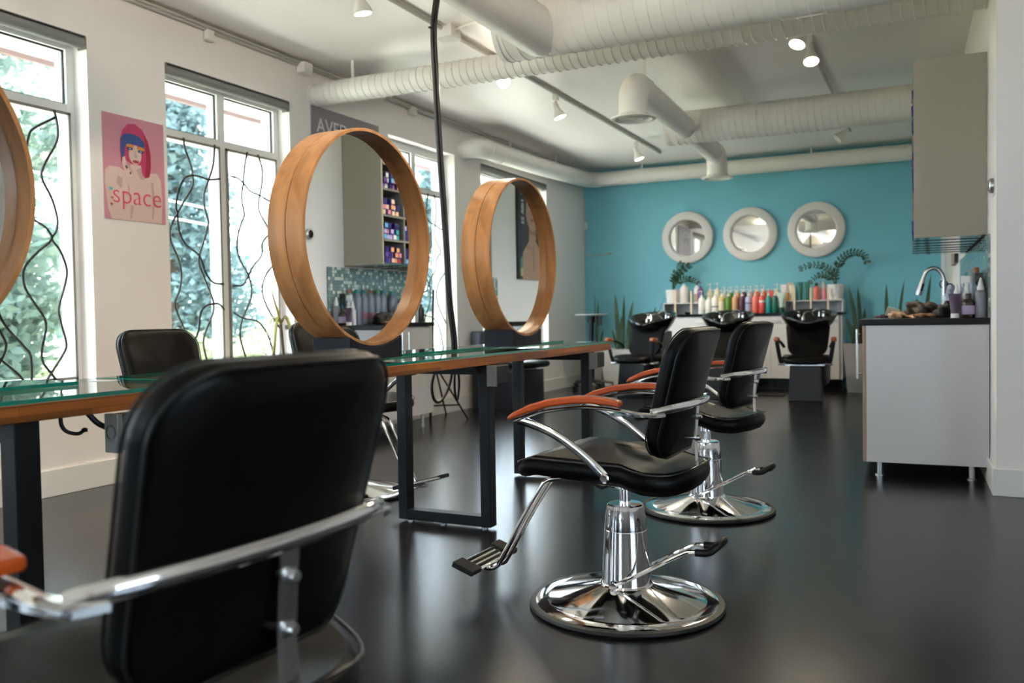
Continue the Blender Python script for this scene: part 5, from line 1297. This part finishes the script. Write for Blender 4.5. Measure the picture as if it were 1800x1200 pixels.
# as the room sees it, +Y lies to the left
art(t, [(hr, qq([(.16, .99), (.80, .99), (.90, .8), (.96, .45), (.84, .28), (.10, .28), (.08, .5), (.12, .8)])),
 (skn, qq([(.14, 0), (.16, .27), (.30, .35), (.40, .40), (.41, .56), (.66, .56), (.66, .40), (.80, .33), (.95, .25), (.95, 0)])), (skn, ell(*q(.52, .725), .155, .225)), (hr, qq([(.26, .97), (.80, .97), (.76, .83), (.60, .85), (.44, .85), (.29, .82)])),
 (hr, qq([(.24, .9), (.31, .82), (.29, .66), (.33, .52), (.40, .42), (.30, .34), (.14, .3), (.16, .7)])), (hr, qq([(.80, .9), (.745, .82), (.76, .66), (.72, .52), (.68, .42), (.80, .34), (.94, .3), (.9, .7)])),
 (drk, ell(*q(.43, .77), .038, .011)), (drk, ell(*q(.62, .77), .038, .011)), (drk, qq([(.37, .80), (.49, .805), (.49, .797), (.37, .79)])), (drk, qq([(.56, .805), (.68, .80), (.68, .79), (.56, .797)])), (skd, qq([(.50, .78), (.48, .685), (.50, .67), (.55, .67), (.57, .685), (.54, .70)])), (ink('lips', (.5, .08, .09)), ell(*q(.525, .62), .045, .016)), (drk, ell(*q(.525, .62), .036, .003)),
 (skd, qq([(.41, .525), (.53, .50), (.66, .53), (.64, .46), (.44, .46)])), (skd, qq([(.52, .36), (.56, .35), (.58, .10), (.55, .08)])), (skd, qq([(.30, .345), (.50, .33), (.49, .315), (.30, .33)])),
 (ink('bottle_green', (.12, .30, .22)), qq([(.07, .09), (.15, .09), (.16, .19), (.13, .23), (.10, .23), (.06, .19)])), (ink('bottle_gold', (.60, .52, .25)), qq([(.07, .03), (.15, .03), (.16, .11), (.06, .11)])), (drk, qq([(.10, .23), (.125, .23), (.12, .31), (.105, .31)]))], 1, -.030, -1)
mw = Matrix(((0, 0, -1, -.0125), (0, -1, 0, .245), (-1, 0, 0, .28), (0, 0, 0, 1)))
mw = Matrix(((0, 0, -1, -.0345), (0, -1, 0, -.20), (-1, 0, 0, .44), (0, 0, 0, 1)))
text_mesh('lettering', 'Y  NBR 22', ink('letter_white', (.72, .70, .72)), .085, t, mw, .0003, .002)

# data cable in the teal corner
t = thing('corner_cable', 'thin dark cable down the teal corner, bending right to a brass tip', 'cable', (XL+.02, YT-.02, 0))
bm = NB(); tube(bm, smooth_path([(0, 0, 2.6), (0, 0, 2.1), (0, 0, 1.86), (.03, .005, 1.795), (.10, .008, 1.785), (.25, .01, 1.79), (.36, .008, 1.805)], 4), .0075, 7); build('cable', bm, M_conduit, parent=t)
bm = NB(); tube(bm, [(.355, .008, 1.804), (.385, .008, 1.81)], .009, 8); build('brass_tip', bm, mat('brass', (.5, .36, .1), .35, 1.0), parent=t)
bm = NB(); box(bm, -.018, .03, -.03, .018, 2.16, 2.25); build('sensor_box', bm, M_plastic, parent=t, bevel=.004)

# ================================================================== window side furniture
LX, LY0, LY1 = -4.0, 5.15, 6.56
t = thing('side_cabinet', 'white cabinet with a black top against the window wall, seen beyond the large mirror', 'cabinet', (LX, LY0, 0))
bm = NB(); box(bm, XL-LX+.02, 0, 0, LY1-LY0, .12, .885); build('carcass', bm, M_melamine, parent=t, bevel=.001)
n = 3; w = (LY1-LY0)/n
for i in range(n):
    bm = NB(); box(bm, .001, .018, i*w+.002, (i+1)*w-.002, .125, .88); d = build('door', bm, M_melamine, parent=t, bevel=.001)
    bm = NB(); y = i*w+(w-.05 if i == 1 else .05); tube(bm, [(.045, y, .60), (.045, y, .84)], .006, 8)
    for z in (.63, .81): tube(bm, [(.045, y, z), (.018, y, z)], .004, 6)
    build('bar_handle', bm, M_chrome2, parent=d)
for y in (.06, LY1-LY0-.06):
    bm = NB(); lathe(bm, [(0, 0), (.024, 0), (.024, .006), (.015, .008), (.015, .12), (0, .12)], 14, c=(-.06, y, 0)); build('leg', bm, M_steel, parent=t)
o = build('cabinet_worktop', box(NB(), XL-LX+.001, .03, -.01, LY1-LY0+.02, 0, .036), M_black, loc=(LX, LY0, .886), bevel=.002); tag(o, 'black worktop on the white cabinet by the window wall', 'worktop')
bottle('pump_bottle', -4.05, 6.49, .9225, .028, .19, PBK, PBK, 'dark bottle standing at the end of the window-side cabinet', kind='pump')
bottle('bottle', -4.10, 6.36, .9225, .03, .21, PG, PBK, 'grey bottle beside the dark one on the window-side cabinet')
bottle('bottle', -4.14, 6.24, .9225, .03, .20, PG, PT, 'grey bottle with a teal cap on the window-side cabinet, mostly behind the mirror rim')
# easel
t = thing('folding_easel', 'thin black folding easel against the window wall behind the table', 'easel', (-4.08, 7.0, 0))
bm = NB(); tube(bm, [(-.14, -.11, .0), (-.10, -.08, 1.22)], .012, 8); build('leg', bm, M_blackmetal, parent=t)
bm = NB(); tube(bm, [(.15, .09, .0), (-.12, -.09, .56)], .0085, 8); build('leg', bm, M_blackmetal, parent=t)
bm = NB(); tube(bm, [(-.27, .40, .0), (-.12, -.09, .62)], .009, 8); build('leg', bm, M_blackmetal, parent=t)
bm = NB(); tube(bm, [(-.135, -.105, .14), (.08, .04, .14)], .008, 8); build('brace', bm, M_blackmetal, parent=t)
bm = NB(); tube(bm, [(-.14, -.09, .60), (-.10, -.07, .60)], .016, 8); build('hinge', bm, M_blackmetal, parent=t)
# dryer chair
t = thing('dryer_chair', 'black barrel-based chair against the window wall, behind the table', 'chair', (-4.06, 8.24, 0))
bm = NB(); out = rrect(.60, .62, (.10, .10, .05, .05), 7); prism(bm, out, 'Z', .0, .40); build('barrel_base', bm, mat('dark_slate_vinyl', (.012, .014, .022), .32), parent=t, bevel=.01)
def fsd(u, v, h): return (u+.05, v, .455+h)
build('seat', cushion(NB(), rrect(.70, .56, .14, 7), fsd, .06, .09, 5), M_leather, parent=t)
bm = NB(); prism(bm, [(-.33, .40), (-.24, .40), (-.20, .79), (-.22, .81), (-.33, .81)], 'Y', -.25, .25); build('backrest', bm, mat('slate_sheen_vinyl', (.07, .09, .13), .35), parent=t, bevel=.02)  # light reflected on the backrest is put into its paler slate colour
bm = NB(); box(bm, -.2, .12, -.12, .12, .502, .515); build('towel', bm, M_plastic, parent=t, bevel=.004)
# dracaena by the second window
t = thing('dracaena', 'spindly dracaena with drooping yellowing leaves by the second window', 'potted plant', (-4.18, 4.82, 0))
bm = NB(); lathe(bm, [(0, 0), (.10, 0), (.14, .26), (.13, .26), (.125, .24), (0, .24)], 24); build('pot', bm, M_planter, parent=t)
bm = NB(); lathe(bm, [(0, .242), (.125, .242)], 20); build('soil', bm, M_soil, parent=t)
bm = NB(); tube(bm, smooth_path([(0, 0, .24), (.01, .02, .55), (0, .0, .93)], 5), .010, 7); build('stem', bm, M_bark, parent=t)
random.seed(11)
for k in range(13):
    a = random.uniform(0, 6.28); L = random.uniform(.13, .22); dr = random.uniform(.18, .42)
    d = Vector((math.cos(a)*.7, math.sin(a), 0)); P = [Vector((0, 0, .93))+d*L*f+Vector((0, 0, .10*math.sin(PI*min(1, f*1.4))*.8-dr*f**2)) for f in [j/7 for j in range(8)]]
    if k == 0: P = [Vector((0, 0, .93)), Vector((.0, -.03, 1.02)), Vector((0, -.07, 1.12)), Vector((0, -.11, 1.24))]
    bm = NB(); prev = None
    for i, p in enumerate(P):
        f = i/(len(P)-1); w_ = .012*(1-f**2.2)+.001; sd = Vector((-d.y, d.x, 0))*w_; up_ = Vector((0, 0, .0015))
        if k == 0: sd = Vector((.3, .8, 0))*w_
        cur = [bm.verts.new(p-sd), bm.verts.new(p+up_), bm.verts.new(p+sd), bm.verts.new(p-up_)]
        if prev:
            for j in range(4): bm.faces.new((prev[j], prev[(j+1) % 4], cur[(j+1) % 4], cur[j]))
        prev = cur
    build('leaf', bm, M_leaflight, parent=t)
# small printed card on the near table
o = build('price_card', box(NB(), -.03, .03, -.02, .02, 0, .001), M_plastic, loc=(-2.12, 1.70, .7955), rz=.4); tag(o, 'small white card lying on the glass of the nearest table', 'card')
